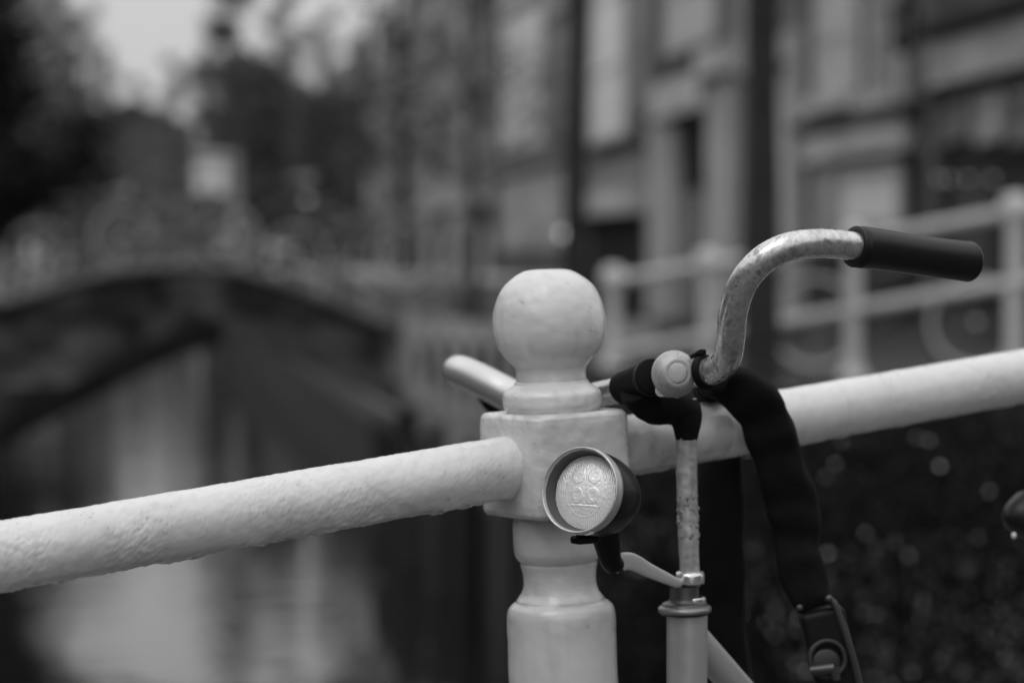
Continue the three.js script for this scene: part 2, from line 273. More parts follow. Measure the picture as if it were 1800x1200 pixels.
{ // brake lever hanging below the far grip
  bp('brake_lever', sweep([at(838, 640, 2.17), at(846, 668, 2.18), at(852, 695, 2.2), at(866, 715, 2.2), at(905, 726, 2.22)], V(0, 0, 1), () => 0.008, () => 0.0065, 40, 12), M.matt, bar);
}
// bell on the handlebar beside the stem
{
  const dir = V(0.16, 0.12, 1), c = at(1186, 657, 1.872), bell = bp('bell', aim(lathe([[0.0172, -0.004], [0.0176, 0], [0.0174, 0.003], [0.0168, 0.0062], [0.0152, 0.0095], [0.0128, 0.012], [0.0108, 0.0131], [0.0092, 0.01345], [0.0084, 0.0131], [0.0072, 0.0131], [0.005, 0.0137], [0.002, 0.0139], [0, 0.0139]], 44), c, dir), M.alloy);
  bp('bell_cap', aim(new THREE.SphereGeometry(0.008, 24, 16).scale(1, 0.14, 1), at(1190, 655.5, 1.8585), V(0.0, 0.15, 1)), M.alloy, bell);
  bp('bell_rim', aim(new THREE.TorusGeometry(0.0172, 0.0012, 10, 50).rotateX(Math.PI / 2), c, dir), M.alloy, bell);
  bp('bell_foot', [rod(at(1164, 684, 1.872), at(1178, 690, 1.885), 0.006, 0.004), rod(at(1192, 689, 1.868), at(1190, 694, 1.878), 0.0028)], M.alloy, bell);
  bp('bell_lever', sweep([at(1210, 630, 1.87), at(1222, 624, 1.868), at(1232, 619, 1.864), at(1239, 620, 1.86)], V(0, 1, 0), (t) => 0.0014 + 0.0014 * t, () => 0.0016, 20, 10), M.matt, bell);
  bp('bell_strap', aim(lathe([[0.0115, 0], [0.0135, 0.0004], [0.0135, 0.0056], [0.0115, 0.006]], 30), at(1234, 655, 1.868), at(1255, 650, 1.86).sub(at(1215, 658, 1.875))), M.matt, bell);
}
// headlight
{
  const n = V(-0.515, 0.218, 0.826).normalize(), c = at(1018, 861, 1.80), back = (d) => c.clone().addScaledVector(n, -d);
  const lamp = bp('headlight', aim(lathe([[0.0312, 0.007], [0.0322, 0.012], [0.0322, 0.02], [0.0314, 0.031], [0.0292, 0.042], [0.025, 0.052], [0.0185, 0.0595], [0.010, 0.0635], [0.003, 0.065], [0, 0.065]], 56), c, n.clone().negate()), M.lampblack);
  bp('bezel', aim(lathe([[0.0303, 0.003], [0.0306, 0.0008], [0.0316, -0.0008], [0.0326, 0.0004], [0.0330, 0.003], [0.0330, 0.0065], [0.0324, 0.0095], [0.031, 0.0102]], 72), c, n.clone().negate()), new THREE.MeshStandardMaterial({ color: grey(0.9), metalness: 0.65, roughness: 0.42, map: rep(wornTex, 4, 1), side: THREE.DoubleSide }), lamp);
  bp('hood', aim(lathe([[0.0302, 0.0028], [0.0298, 0.007], [0.0288, 0.0115], [0.0278, 0.0142]], 72), c, n.clone().negate()), new THREE.MeshStandardMaterial({ color: grey(0.12), metalness: 0.6, roughness: 0.45, side: THREE.DoubleSide }), lamp);
  // the pressed glass: flutes on both sides of an emblem in relief
  const N = 768, cv = document.createElement('canvas'); cv.width = cv.height = N; const x = cv.getContext('2d');
  x.fillStyle = '#707070'; x.fillRect(0, 0, N, N);
  for (let i = 0; i < 34; i++) { const u = i / 34 * N; const gr = x.createLinearGradient(u, 0, u + N / 34, 0); gr.addColorStop(0, '#303030'); gr.addColorStop(0.5, '#c0c0c0'); gr.addColorStop(1, '#303030'); x.fillStyle = gr; x.fillRect(u, 0, N / 34 + 1, N); }
  x.globalAlpha = 0.75; x.fillStyle = '#808080'; x.beginPath(); x.ellipse(N / 2, N * 0.47, N * 0.3, N * 0.37, 0, 0, 7); x.fill(); x.globalAlpha = 0.7;
  x.strokeStyle = '#d0d0d0'; x.lineWidth = 9; x.beginPath(); x.ellipse(N / 2, N * 0.47, N * 0.3, N * 0.37, 0, 0, 7); x.stroke();
  x.lineWidth = 7; x.strokeStyle = '#404040'; for (let i = 0; i < 13; i++) { const a = Math.PI * (1.14 + 0.72 * i / 12), r0 = N * 0.2, r1 = N * 0.245; x.beginPath(); x.moveTo(N / 2 + Math.cos(a) * r0, N * 0.47 + Math.sin(a) * r0 * 1.3); x.lineTo(N / 2 + Math.cos(a + 0.04) * r1, N * 0.47 + Math.sin(a + 0.04) * r1 * 1.3); x.stroke(); }
  x.fillStyle = '#e0e0e0'; for (const [u, v, a, b] of [[-0.08, -0.09, 0.075, 0.065], [0.085, -0.1, 0.07, 0.07], [-0.075, 0.06, 0.07, 0.075], [0.085, 0.06, 0.07, 0.075]]) { x.beginPath(); x.ellipse(N * (0.5 + u * 1.5), N * (0.45 + v * 1.7), N * a * 1.35, N * b * 1.5, u * 4, 0, 7); x.fill(); }
  x.fillStyle = '#707070'; for (const [u, v, a, b] of [[-0.08, -0.09, 0.03, 0.025], [0.085, -0.1, 0.03, 0.03], [-0.075, 0.06, 0.03, 0.03], [0.085, 0.06, 0.03, 0.03], [0.005, -0.02, 0.02, 0.06]]) { x.beginPath(); x.ellipse(N * (0.5 + u * 1.5), N * (0.45 + v * 1.7), N * a * 1.35, N * b * 1.5, u * 4, 0, 7); x.fill(); }
  x.fillStyle = '#c8c8c8'; x.fillRect(N * 0.3, N * 0.68, N * 0.4, N * 0.022); x.fillStyle = '#505050'; x.fillRect(N * 0.3, N * 0.665, N * 0.4, N * 0.012);
  x.strokeStyle = '#585858'; x.lineWidth = 6; for (let i = 0; i < 15; i++) { const a = Math.PI * (0.2 + 0.6 * i / 14), r0 = N * 0.2, r1 = N * 0.245; x.beginPath(); x.moveTo(N / 2 + Math.cos(a) * r0, N * 0.47 + Math.sin(a) * r0 * 1.3); x.lineTo(N / 2 + Math.cos(a - 0.05 * (i % 3)) * r1, N * 0.47 + Math.sin(a) * r1 * 1.3); x.stroke(); }
  x.globalAlpha = 1;
  {
    const img = x.getImageData(0, 0, N, N).data, R = 0.0279, q = new THREE.Quaternion().setFromUnitVectors(V(0, 1, 0), n.clone().negate());
    const up = V(0, 1, 0).addScaledVector(n, -n.y).normalize(), rt = up.clone().cross(n).normalize(), lum = (u, v) => { let t = 0; for (const [a, b] of [[0, 0], [3, 0], [-3, 0], [0, 3], [0, -3]]) t += img[(Math.min(N - 1, Math.max(0, (v * N + b) | 0)) * N + Math.min(N - 1, Math.max(0, (u * N + a) | 0))) * 4]; return t / 5 / 255; };
    const G = 210, pos = [], idx = [], uv = [];
    for (let a = 0; a <= G; a++) for (let b = 0; b <= G; b++) {
      let u = a / G * 2 - 1, v = b / G * 2 - 1; const m = Math.max(Math.abs(u), Math.abs(v)), h = Math.hypot(u, v) || 1; u *= m / h; v *= m / h;      // square grid to disc
      const r = Math.hypot(u, v), d = 0.0132 - 0.0055 * (1 - r * r) - 0.00095 * (lum(0.5 + u / 2, 0.5 - v / 2) - 0.45) - 0.0001 * noise(u * 7, v * 7, 3);
      const w = c.clone().addScaledVector(rt, u * R).addScaledVector(up, v * R).addScaledVector(n, -d); pos.push(w.x, w.y, w.z); uv.push(0.5 + u / 2, 0.5 + v / 2);
    }
    for (let a = 0; a < G; a++) for (let b = 0; b < G; b++) { const o = a * (G + 1) + b; idx.push(o, o + G + 1, o + 1, o + 1, o + G + 1, o + G + 2); }
    const lens = new THREE.BufferGeometry(); lens.setAttribute('position', new THREE.Float32BufferAttribute(pos, 3)); lens.setAttribute('uv', new THREE.Float32BufferAttribute(uv, 2)); lens.setIndex(idx); lens.computeVertexNormals();
    bp('lens', lens, new THREE.MeshPhysicalMaterial({ color: grey(0.95), roughness: 0.45, metalness: 0.35, clearcoat: 0.5, clearcoatRoughness: 0.1, side: THREE.DoubleSide }), lamp);
  }
  bp('clip', [rod(at(1030, 936, 1.80), at(1040, 934, 1.79), 0.0022, 0.0022)], M.bright, lamp);
  bp('switch', [new RoundedBoxGeometry(0.02, 0.006, 0.012, 3, 0.002).rotateY(0.6).translate(...at(1028, 948, 1.82).toArray()), rod(at(1018, 944, 1.815), at(1016, 950, 1.81), 0.003)], M.plastic, lamp);
  bp('lamp_foot', sweep([at(1062, 930, 1.84), at(1068, 958, 1.85), at(1074, 985, 1.86), at(1082, 996, 1.865)], V(1, 0, 0), (t) => 0.0115 - 0.004 * t, () => 0.006, 30, 14, 0, 1, 3), M.plastic, lamp);
  bp('bracket', [sweep([at(1084, 1002, 1.868), at(1088, 990, 1.866), at(1104, 986, 1.868), at(1140, 1002, 1.89), at(1175, 1018, 1.91), at(1197, 1028, 1.925)], V(0.3, 1, 0), (t) => px2m(t < 0.1 ? 12 : 17 - 9 * t, 1.88), () => 0.0022, 60, 14, 0, 1, 4)], std(0.62, 0.45, 0.2));
}
// frame
const tubeR = (a, b, r) => rod(a, b, r, r, 20);
bp('down_tube', tubeR(at(1218, 1118, 1.945), on(0.56, 0.3), 0.0125), M.frame);
bp('lower_down_tube', tubeR(on(0.0, 0.72), on(0.58, 0.27), 0.014), M.frame);
bp('seat_tube', tubeR(on(0.58, 0.27), on(0.56, 0.8), 0.0145), M.frame);
bp('seat_post', tubeR(on(0.56, 0.78), on(0.555, 0.9), 0.0125), M.alloy);
for (const w of [-0.05, 0.05]) { bp('chain_stay', tubeR(on(0.58, 0.27), on(1.0, 0.35, w), 0.009), M.frame); bp('seat_stay', tubeR(on(0.56, 0.76), on(1.0, 0.35, w), 0.008), M.frame); bp('fork_blade', tube([on(0.0, 0.72, w * 0.5), on(-0.01, 0.66, w), on(-0.06, 0.5, w), on(-0.2, 0.35, w)], 0.0105, 30, 12), M.frame); }
function wheel(s, parent) {
  const c = on(s, 0.35), put = (g) => { g.applyQuaternion(new THREE.Quaternion().setFromUnitVectors(V(0, 0, 1), SIDE)); return g.translate(c.x, c.y, c.z); };
  const w = bp('wheel', put(new THREE.TorusGeometry(0.31, 0.009, 10, 90)), M.alloy);
  bp('tyre', put(new THREE.TorusGeometry(0.327, 0.02, 14, 90)), M.tyre, w);
  bp('hub', put(new THREE.CylinderGeometry(0.018, 0.018, 0.09, 16).rotateX(Math.PI / 2)), M.alloy, w);
  const sp = []; for (let i = 0; i < 32; i++) { const a = i / 32 * Math.PI * 2, e = i % 2 ? 1 : -1; sp.push(rod(V(Math.cos(a + 0.8 * e) * 0.018, Math.sin(a + 0.8 * e) * 0.018, 0.03 * e), V(Math.cos(a) * 0.302, Math.sin(a) * 0.302, 0), 0.001, 0.001, 5)); }
  bp('spokes', put(merge(sp)), M.bright, w);
  const mud = new THREE.TorusGeometry(0.362, 0.022, 8, 50, Math.PI * 1.1).rotateZ(s < 0 ? Math.PI * 0.02 : -Math.PI * 0.02);
  bp('mudguard', put(mud), M.plastic, w);
}
wheel(-0.2); wheel(1.0);
bp('chain_case', sweep([on(0.5, 0.27, -0.045), on(0.6, 0.27, -0.045), on(0.9, 0.34, -0.045), on(1.06, 0.35, -0.045)], V(0, 1, 0), (t) => 0.1 - 0.045 * t, () => 0.012, 30, 20, 0, 1, 3), M.plastic);
for (const e of [-1, 1]) { const cr = bp('crank', tubeR(on(0.58, 0.27, 0.065 * e), on(0.58 + 0.165 * e, 0.27, 0.07 * e), 0.008), M.alloy); bp('pedal', into(new RoundedBoxGeometry(0.09, 0.025, 0.08, 2, 0.006), { position: V(0, 0, 0) }).rotateY(Math.atan2(-RD.z, RD.x)).translate(...on(0.58 + 0.165 * e, 0.27, 0.105 * e).toArray()), M.rubber, cr); }
{ // saddle: narrow nose towards the handlebar, only its nose reaches into the photo
  const y = 0.012, nose = at(1772, 897, 2.115), pts = [0, 0.02, 0.07, 0.14, 0.2, 0.25, 0.275].map((s) => nose.clone().addScaledVector(RD, s).add(V(0, -0.008 + y * Math.min(1, s * 8) + 0.12 * s * s, 0)));
  bp('saddle', sweep(pts, SIDE, (t) => t < 0.08 ? 0.004 + 0.018 * Math.sqrt(t / 0.08) : t < 0.45 ? 0.022 + 0.012 * (t - 0.08) : 0.0265 + 0.062 * Math.sin((t - 0.45) / 0.55 * 1.57), (t) => t < 0.08 ? 0.004 + 0.017 * Math.sqrt(t / 0.08) : 0.021 + 0.012 * t, 60, 30), M.rubber);
  bp('saddle_rail', [tubeR(on(0.5, 0.9), on(0.6, 0.91), 0.012)], M.darksteel);
}
part('raindrop', into(new THREE.SphereGeometry(0.0022, 14, 10).scale(1, 1.3, 1).translate(...at(1783, 941, 2.11).toArray()), bike), std(0.75, 0.05), bike);

/* ---------- the chain lock over the handrail ---------- */
{
  const start = at(1262, 668, 1.975);
  const lock = thing('chain_lock', 'black fabric sleeved chain lock slung over the white handrail beside the handlebar', 'bicycle lock', V(start.x, start.y, start.z));
  const lp = (n, g, m, p = lock) => part(n, into(Array.isArray(g) ? merge(g) : g, lock), m, p);
  const fr = [at(1236, 676, 1.965), at(1262, 671, 1.972), at(1300, 686, 1.975), at(1337, 722, 1.978), at(1361, 780, 1.985), at(1383, 850, 1.99), at(1397, 910, 1.995), at(1402, 970, 1.995), at(1416, 1025, 1.99), at(1434, 1064, 1.99)];
  lp('chain_sleeve', sweep(fr, V(1, 0.2, 0.35), (t) => px2m(t < 0.06 ? 22 + 200 * t : t < 0.28 ? 36 + 10 * Math.sin((t - 0.06) * 9) : 44 - 12 * Math.max(0, (t - 0.75) * 3.4) + 2.5 * Math.sin(t * 23), 1.98), (t) => 0.0095 + 0.0015 * Math.sin(t * 40), 140, 36, 0.0017, 26, 3.6), M.fabric);
  const bk = [at(1250, 676, 1.99), at(1262, 688, 2.045), at(1268, 745, 2.085), at(1268, 830, 2.085), at(1267, 960, 2.08), at(1272, 1100, 2.08), at(1300, 1240, 2.07), at(1380, 1300, 2.03), at(1470, 1262, 2.0)];
  lp('chain_sleeve', sweep(bk, V(1, 0.1, 0.3), (t) => px2m(t < 0.12 ? 25 + 100 * t : 41 + 3 * Math.sin(t * 17), 2.06), (t) => 0.011, 140, 30, 0.0017, 26, 3.6), M.fabric);
  const top = at(1442, 1070, 1.985), low = at(1478, 1225, 1.985), ax = low.clone().sub(top).normalize();
  const mid = top.clone().lerp(low, 0.5);
  const bodyG = new RoundedBoxGeometry(0.037, top.distanceTo(low), 0.026, 4, 0.005); bodyG.applyQuaternion(new THREE.Quaternion().setFromUnitVectors(V(0, -1, 0), ax)).translate(mid.x, mid.y, mid.z);
  const body = lp('lock_body', bodyG, M.plastic);
  lp('lock_rim', sweep([at(1452, 1052, 1.976), at(1464, 1058, 1.974), at(1480, 1095, 1.972), at(1496, 1145, 1.97), at(1510, 1200, 1.97), at(1520, 1240, 1.97)], V(1, 0.3, 0), () => 0.0032, () => 0.0036, 40, 12), new THREE.MeshStandardMaterial({ color: grey(0.03), roughness: 0.4 }), body);
  lp('rivet', new THREE.SphereGeometry(0.0032, 14, 10).translate(...at(1457, 1052, 1.968).toArray()), M.darksteel, body);
  lp('rivet', new THREE.SphereGeometry(0.0028, 14, 10).translate(...at(1406, 1068, 1.968).toArray()), M.darksteel, body);
  lp('key_guard', aim(new THREE.TorusGeometry(0.0145, 0.0024, 12, 40).rotateX(Math.PI / 2), at(1455, 1158, 1.967), V(0.1, 0.15, 1)), std(0.02, 0.45), body);
  lp('lock_cylinder', aim(lathe([[0.0125, -0.004], [0.0125, 0.002], [0.0105, 0.004], [0.004, 0.0045], [0, 0.0045]], 30), at(1452, 1166, 1.968), V(0.1, 0.15, 1)), std(0.015, 0.4), body);
  lp('keyhole_cover', [rod(at(1425, 1178, 1.962), at(1466, 1174, 1.96), 0.0035, 0.0045), rod(at(1466, 1174, 1.96), at(1472, 1195, 1.96), 0.0045, 0.003)], M.darksteel, body);
}

/* ================= hedge below the handrail, right ================= */
function leafGeometry(w, l, fold) {              // one pointed leaf, slightly folded
  const g = new THREE.BufferGeometry();
  g.setAttribute('position', new THREE.Float32BufferAttribute([0, 0, 0, w / 2, fold, l * 0.45, 0, 0, l, -w / 2, fold, l * 0.45], 3));
  g.setIndex([0, 1, 2, 0, 2, 3]); return g;
}
function leafMass(n, place, w, l, seed, up = 0.35) {    // n leaves merged; place(r) gives a point and an outward direction
  const r = rngOf(seed), pos = new Float32Array(n * 18), nor = new Float32Array(n * 18), q = new THREE.Quaternion(), m = new THREE.Matrix4(), e = new THREE.Euler();
  const a = V(0, 0, 0), b = V(0, 0, 0), c = V(0, 0, 0);
  for (let i = 0; i < n; i++) {
    const [p, k] = place(r), sc = (0.6 + 0.8 * r()) * (k || 1);
    e.set((r() - 0.5) * 2.6 - up, r() * 6.283, (r() - 0.5) * 2.2); q.setFromEuler(e);
    const P = [[0, 0, 0], [w / 2, 0.12 * w, l * 0.45], [0, 0, l], [-w / 2, 0.12 * w, l * 0.45]].map(([x, y, z]) => V(x, y, z).multiplyScalar(sc).applyQuaternion(q).add(p));
    [[0, 1, 2], [0, 2, 3]].forEach((t, j) => {
      const nn = b.copy(P[t[1]]).sub(P[t[0]]).cross(c.copy(P[t[2]]).sub(P[t[0]])).normalize();
      t.forEach((v, h) => { const o = i * 18 + j * 9 + h * 3; P[v].toArray(pos, o); nn.toArray(nor, o); });
    });
  }
  const g = new THREE.BufferGeometry(); g.setAttribute('position', new THREE.BufferAttribute(pos, 3)); g.setAttribute('normal', new THREE.BufferAttribute(nor, 3)); g.setAttribute('uv', new THREE.BufferAttribute(new Float32Array(n * 12), 2)); return g;
}
{
  const p0 = at(1045, 700, 6.3), hedge = thing('hedge', 'dark wet hedge with small glints below the white handrail', 'hedge', V(p0.x, STREET, p0.z));
  const top = 1.31, len = 3.2;
  part('foliage', leafMass(90000, (r) => {
    const x = r() * len, z = -r() * 0.9, y = r() * top, bumpy = 0.07 * noise(x * 2.3, 1, z * 2.3) + 0.04 * noise(x * 7, 2, 5);
    return [V(x - 0.05 * noise(y * 4, 3, 0), y + bumpy * (y / top), z + 0.08 * noise(x * 3, y * 3, 9)), 1];
  }, 0.015, 0.025, 41), M.hedgeleaf, hedge, { kind: 'stuff' });
  const st = []; const r = rngOf(4); for (let i = 0; i < 26; i++) { const x = 0.1 + r() * (len - 0.2), z = -0.2 - r() * 0.5; st.push(rod(V(x, 0, z), V(x + (r() - 0.5) * 0.3, 1.05, z + (r() - 0.5) * 0.3), 0.014, 0.004, 6)); }
  part('stems', st, M.bark, hedge, { kind: 'stuff' });
  const dr = []; for (let i = 0; i < 46; i++) { const x = 0.03 + r() * 1.25, y = 0.55 + r() * 0.7; dr.push(new THREE.SphereGeometry(0.0036 + 0.0038 * r() * r(), 12, 10).translate(x, y, 0.15 + 0.03 * r())); }
  part('raindrops', dr, new THREE.MeshStandardMaterial({ color: grey(0.85), roughness: 0.05, metalness: 0.9 }), hedge, { kind: 'stuff' });
}

/* ================= the side bridge with its white railing, right ================= */
{
  const a = canal(3.3, 0, 15.2);
  const g = box(3.2, 9, WATER - 1, EYE - 0.8, -20.5, -14.2); const m = struct('side_bridge', g, M.brickdark); m.rotation.y = turnC;
  const P = [[1785, 372, 15.0], [1500, 424, 15.9], [1245, 466, 16.9], [1078, 494, 17.9]].map(([x, y, d]) => at(x, y, d));
  const r = thing('white_railing', 'blurred white two bar railing on the raised street beyond the handlebar', 'railing', V(P[0].x, EYE - 0.8, P[0].z));
  const low = [[1785, 498, 15.0], [1500, 545, 15.9], [1245, 592, 16.9], [1078, 622, 17.9]].map(([x, y, d]) => at(x, y, d));
  const e0 = P[0].clone().add(P[0].clone().sub(P[1])), e1 = low[0].clone().add(low[0].clone().sub(low[1]));
  for (const p of [e0, ...P]) {
    const base = EYE - 0.82, h = p.y - base, g2 = lathe([[0.11, 0], [0.11, 0.05], [0.07, 0.09], [0.055, 0.16], [0.055, h - 0.08], [0.085, h - 0.04], [0.098, h + 0.02], [0.085, h + 0.08], [0.05, h + 0.11], [0, h + 0.12]], 22).translate(p.x, base, p.z);
    part('post', into(g2, r), M.whiterail, r);
  }
  for (let i = 0; i < 4; i++) { part('handrail', into(rod([e0, ...P][i], [e0, ...P][i + 1], 0.042), r), M.whiterail, r); part('lower_rail', into(rod([e1, ...low][i], [e1, ...low][i + 1], 0.042), r), M.whiterail, r); }
}
{ // a bicycle parked behind that railing
  const hub1 = at(1432, 566, 17.2), hub2 = at(1716, 570, 17.0), fwd = hub2.clone().sub(hub1), L = fwd.length(); fwd.normalize();
  const o = thing('parked_bicycle', 'blurred bicycle with pale wheel rims parked behind the white two bar railing', 'bicycle', V(hub1.x, EYE - 0.8, hub1.z), Math.atan2(-fwd.z, fwd.x));
  const h = hub1.y - (EYE - 0.8);
  for (const [x, nm] of [[0, 'wheel'], [L, 'wheel']]) {
    const w = part(nm, new THREE.TorusGeometry(0.315, 0.02, 10, 60).translate(x, h, 0), std(0.55, 0.6), o);
    part('tyre', new THREE.TorusGeometry(0.347, 0.016, 10, 60).translate(x, h, 0), M.tyre, w);
    part('hub', new THREE.SphereGeometry(0.03, 14, 10).translate(x, h, 0), M.lampglass, w);
  }
  const t = (x0, y0, x1, y1, r = 0.018) => rod(V(x0, y0, 0), V(x1, y1, 0), r);
  part('frame', [t(0, h, 0.45, h - 0.05), t(0.45, h - 0.05, 0.32, h + 0.5), t(0, h, 0.33, h + 0.42, 0.012), t(0.45, h - 0.05, L - 0.17, h + 0.42), t(0.36, h + 0.3, L - 0.18, h + 0.5), t(L - 0.2, h + 0.56, L - 0.14, h + 0.36), t(L - 0.14, h + 0.36, L, h)], M.darksteel, o);
  part('saddle', new THREE.SphereGeometry(0.12, 16, 10).scale(1.1, 0.4, 0.8).translate(0.27, h + 0.58, 0), M.rubber, o);
  part('handlebar', tube([V(L - 0.36, h + 0.68, -0.26), V(L - 0.2, h + 0.7, -0.22), V(L - 0.21, h + 0.6, 0), V(L - 0.2, h + 0.7, 0.22), V(L - 0.36, h + 0.68, 0.26)], 0.013, 40, 10), M.alloy, o);
}

/* ================= trees ================= */
function treeKit(seed, h, spread, nLeaf, low, dense = 1) {
  const r = rngOf(seed), wood = [], tips = [];
  const lean = (r() - 0.5) * 0.5;
  const spine = [V(0, 0, 0), V(lean * 0.2, h * 0.25, 0), V(lean * 0.5, h * 0.5, (r() - 0.5) * 0.4), V(lean, h * 0.8, (r() - 0.5) * 0.8)];
  wood.push(sweep(spine, V(1, 0, 0), (t) => 0.5 - 0.42 * t, (t) => 0.5 - 0.42 * t, 16, 10, 0.03, 3));  // radius in units, scaled by the caller
  return { r, wood, tips, spine };
}
function makeTree(seed, { h, trunk, low, spread, leaves, leaf, mat, lean = 0 }) {
  const r = rngOf(seed), wood = [], clumps = [];
  const sp = curve([V(0, 0, 0), V(lean * 0.15, h * 0.25, (r() - 0.5) * 0.2), V(lean * 0.45, h * 0.55, (r() - 0.5) * 0.4), V(lean, h * 0.92, (r() - 0.5) * 0.6)]);
  wood.push(sweep([0, 0.25, 0.5, 0.75, 1].map((t) => sp.getPoint(t)), V(1, 0, 0), (t) => trunk * (1.12 - 0.95 * t) * (t < 0.04 ? 1.25 : 1), (t) => trunk * (1.12 - 0.95 * t) * (t < 0.04 ? 1.25 : 1), 24, 12, trunk * 0.08, 5));
  for (let i = 0; i < 22; i++) {
    const t = low + (1 - low) * (i + r()) / 22, p = sp.getPoint(Math.min(1, t)), a = i * 2.4 + r(), len = spread * (0.55 + 0.6 * r()) * (1.05 - 0.65 * (t - low) / (1 - low)), rise = 0.35 + 0.6 * r();
    const q1 = p.clone().add(V(Math.cos(a) * len * 0.5, len * rise * 0.35, Math.sin(a) * len * 0.5)), q2 = p.clone().add(V(Math.cos(a + 0.2) * len, len * rise, Math.sin(a + 0.2) * len));
    wood.push(rod(p, q1, trunk * 0.36 * (1.2 - t), trunk * 0.22 * (1.2 - t), 6), rod(q1, q2, trunk * 0.22 * (1.2 - t), trunk * 0.05, 5));
    for (let j = 0; j < 9; j++) { const b = q1.clone().lerp(q2, r() * 0.9), c = b.clone().add(V((r() - 0.5) * len * 0.8, (r() - 0.1) * len * 0.5, (r() - 0.5) * len * 0.8)); wood.push(rod(b, c, trunk * 0.075, trunk * 0.03, 4)); clumps.push([c, 0.35 + 0.5 * r()]); }
    clumps.push([q2, 0.5 + 0.5 * r()]);
  }
  const g = leafMass(leaves, (q) => { const [c, k] = clumps[(q() * clumps.length) | 0], R = spread * 0.42 * k; const u = V(q() - 0.5, (q() - 0.5) * 0.8, q() - 0.5).multiplyScalar(2 * R * Math.pow(q(), 0.3)); return [c.clone().add(u), 1]; }, leaf * 0.62, leaf, seed + 5, 0.2);
  return { wood: merge(wood), crown: g, mat };
}
const kits = {
  near: makeTree(101, { h: 12, trunk: 0.125, low: 0.42, spread: 2.2, leaves: 1700, leaf: 0.13, mat: M.leafdark }),
  mid: makeTree(102, { h: 9.2, trunk: 0.13, low: 0.36, spread: 1.5, leaves: 1500, leaf: 0.13, mat: M.leafdark, lean: -0.4 }),
  far: makeTree(103, { h: 8.6, trunk: 0.16, low: 0.24, spread: 2.1, leaves: 3600, leaf: 0.19, mat: M.leafdark, lean: -0.3 }),
  poplar: makeTree(105, { h: 24, trunk: 0.25, low: 0.08, spread: 3.0, leaves: 12000, leaf: 0.28, mat: M.leafmid }),
  ivied: makeTree(106, { h: 10, trunk: 0.2, low: 0.08, spread: 2.6, leaves: 9000, leaf: 0.26, mat: M.leafblack }),
  tall: makeTree(104, { h: 21, trunk: 0.24, low: 0.14, spread: 2.7, leaves: 4500, leaf: 0.27, mat: M.leafmid }),
};
function tree(kit, l, s, turn, scale, label, group) {
  const k = kits[kit], o = thing('canal_tree', label, 'tree', canal(l, STREET, s), turn, group);
  part('trunk', k.wood, M.bark, o); part('crown', k.crown, k.mat, o, { kind: 'stuff' }); o.scale.setScalar(scale); return o;
}
const ord = ['nearest', 'second', 'third', 'fourth', 'fifth', 'sixth', 'seventh', 'eighth', 'ninth', 'tenth', 'eleventh', 'twelfth', 'thirteenth', 'fourteenth', 'fifteenth', 'sixteenth', 'seventeenth', 'eighteenth', 'nineteenth', 'twentieth'];
[[1341, 1, 'thick dark tree trunk standing right behind the curved handlebar'], [1021, 0.92, 'dark tree trunk rising behind the ball of the white post'], [829, 0.62, 'thin dark tree trunk left of the white ball post, by the fence']].forEach(([x, k, lab], i) => tree('near', 3.8, sAt(x, 3.8), i * 2.1, k, lab, 'trees along the right quay'));
[42, 56, 66, 75, 84, 94, 105, 118].forEach((s, i) => tree(i < 2 ? 'mid' : 'far', (i < 2 ? 4.4 : i < 4 ? 5.0 : 4.2) + 0.4 * Math.sin(i * 2.2), s, i * 1.7, [0.95, 0.8, 0.75, 0.85, 1.0, 1.1, 1.25, 1.4][i], `dark blurred tree on the right quay, ${ord[i]} beyond the pale slatted fence`, 'trees along the right quay'));
[[6.4, 118, 0.74], [7.2, 104, 0.62], [-3.5, 182, 0.86], [1.7, 188, 0.86], [-1.0, 205, 0.84], [3.6, 178, 0.85], [-4.7, 174, 0.98]].forEach(([l, s, k], i) => tree('tall', l, s, i * 1.3, k, i < 2 ? `hazy bare tree rising over the row of house roofs, ${['farther', 'nearer'][i]} of two` : `bare blurred tree at the canal end below the sky gap, ${ord[i - 2]} in depth`, i < 2 ? 'bare trees before the house row' : 'trees at the canal end'));
tree('poplar', 4.4, 142, 0.7, 1.0, 'tall tree beside the bright sky gap', 'trees far down the right bank');
tree('mid', 3.4, 128, 2.7, 0.95, 'broad tree behind the white sign board', 'trees far down the right bank');
[[84, -6.4, 'ivied', 1.5], [99, -7.4, 'ivied', 1.5], [112, -6.2, 'tall', 0.82], [128, -6.0, 'tall', 0.88], [145, -5.6, 'tall', 0.9], [163, -5.4, 'tall', 0.9], [184, -6.0, 'tall', 0.85], [210, -7, 'tall', 0.8]].forEach(([s, l, kit, k], i) => tree(kit, l, s, i * 2.3, k, `dark tree on the left bank, ${ord[i]} along from the photo edge`, 'trees along the left bank'));

/* ================= houses on the right quay ================= */
const FL = 9;                                     // the house fronts' distance from the camera's line
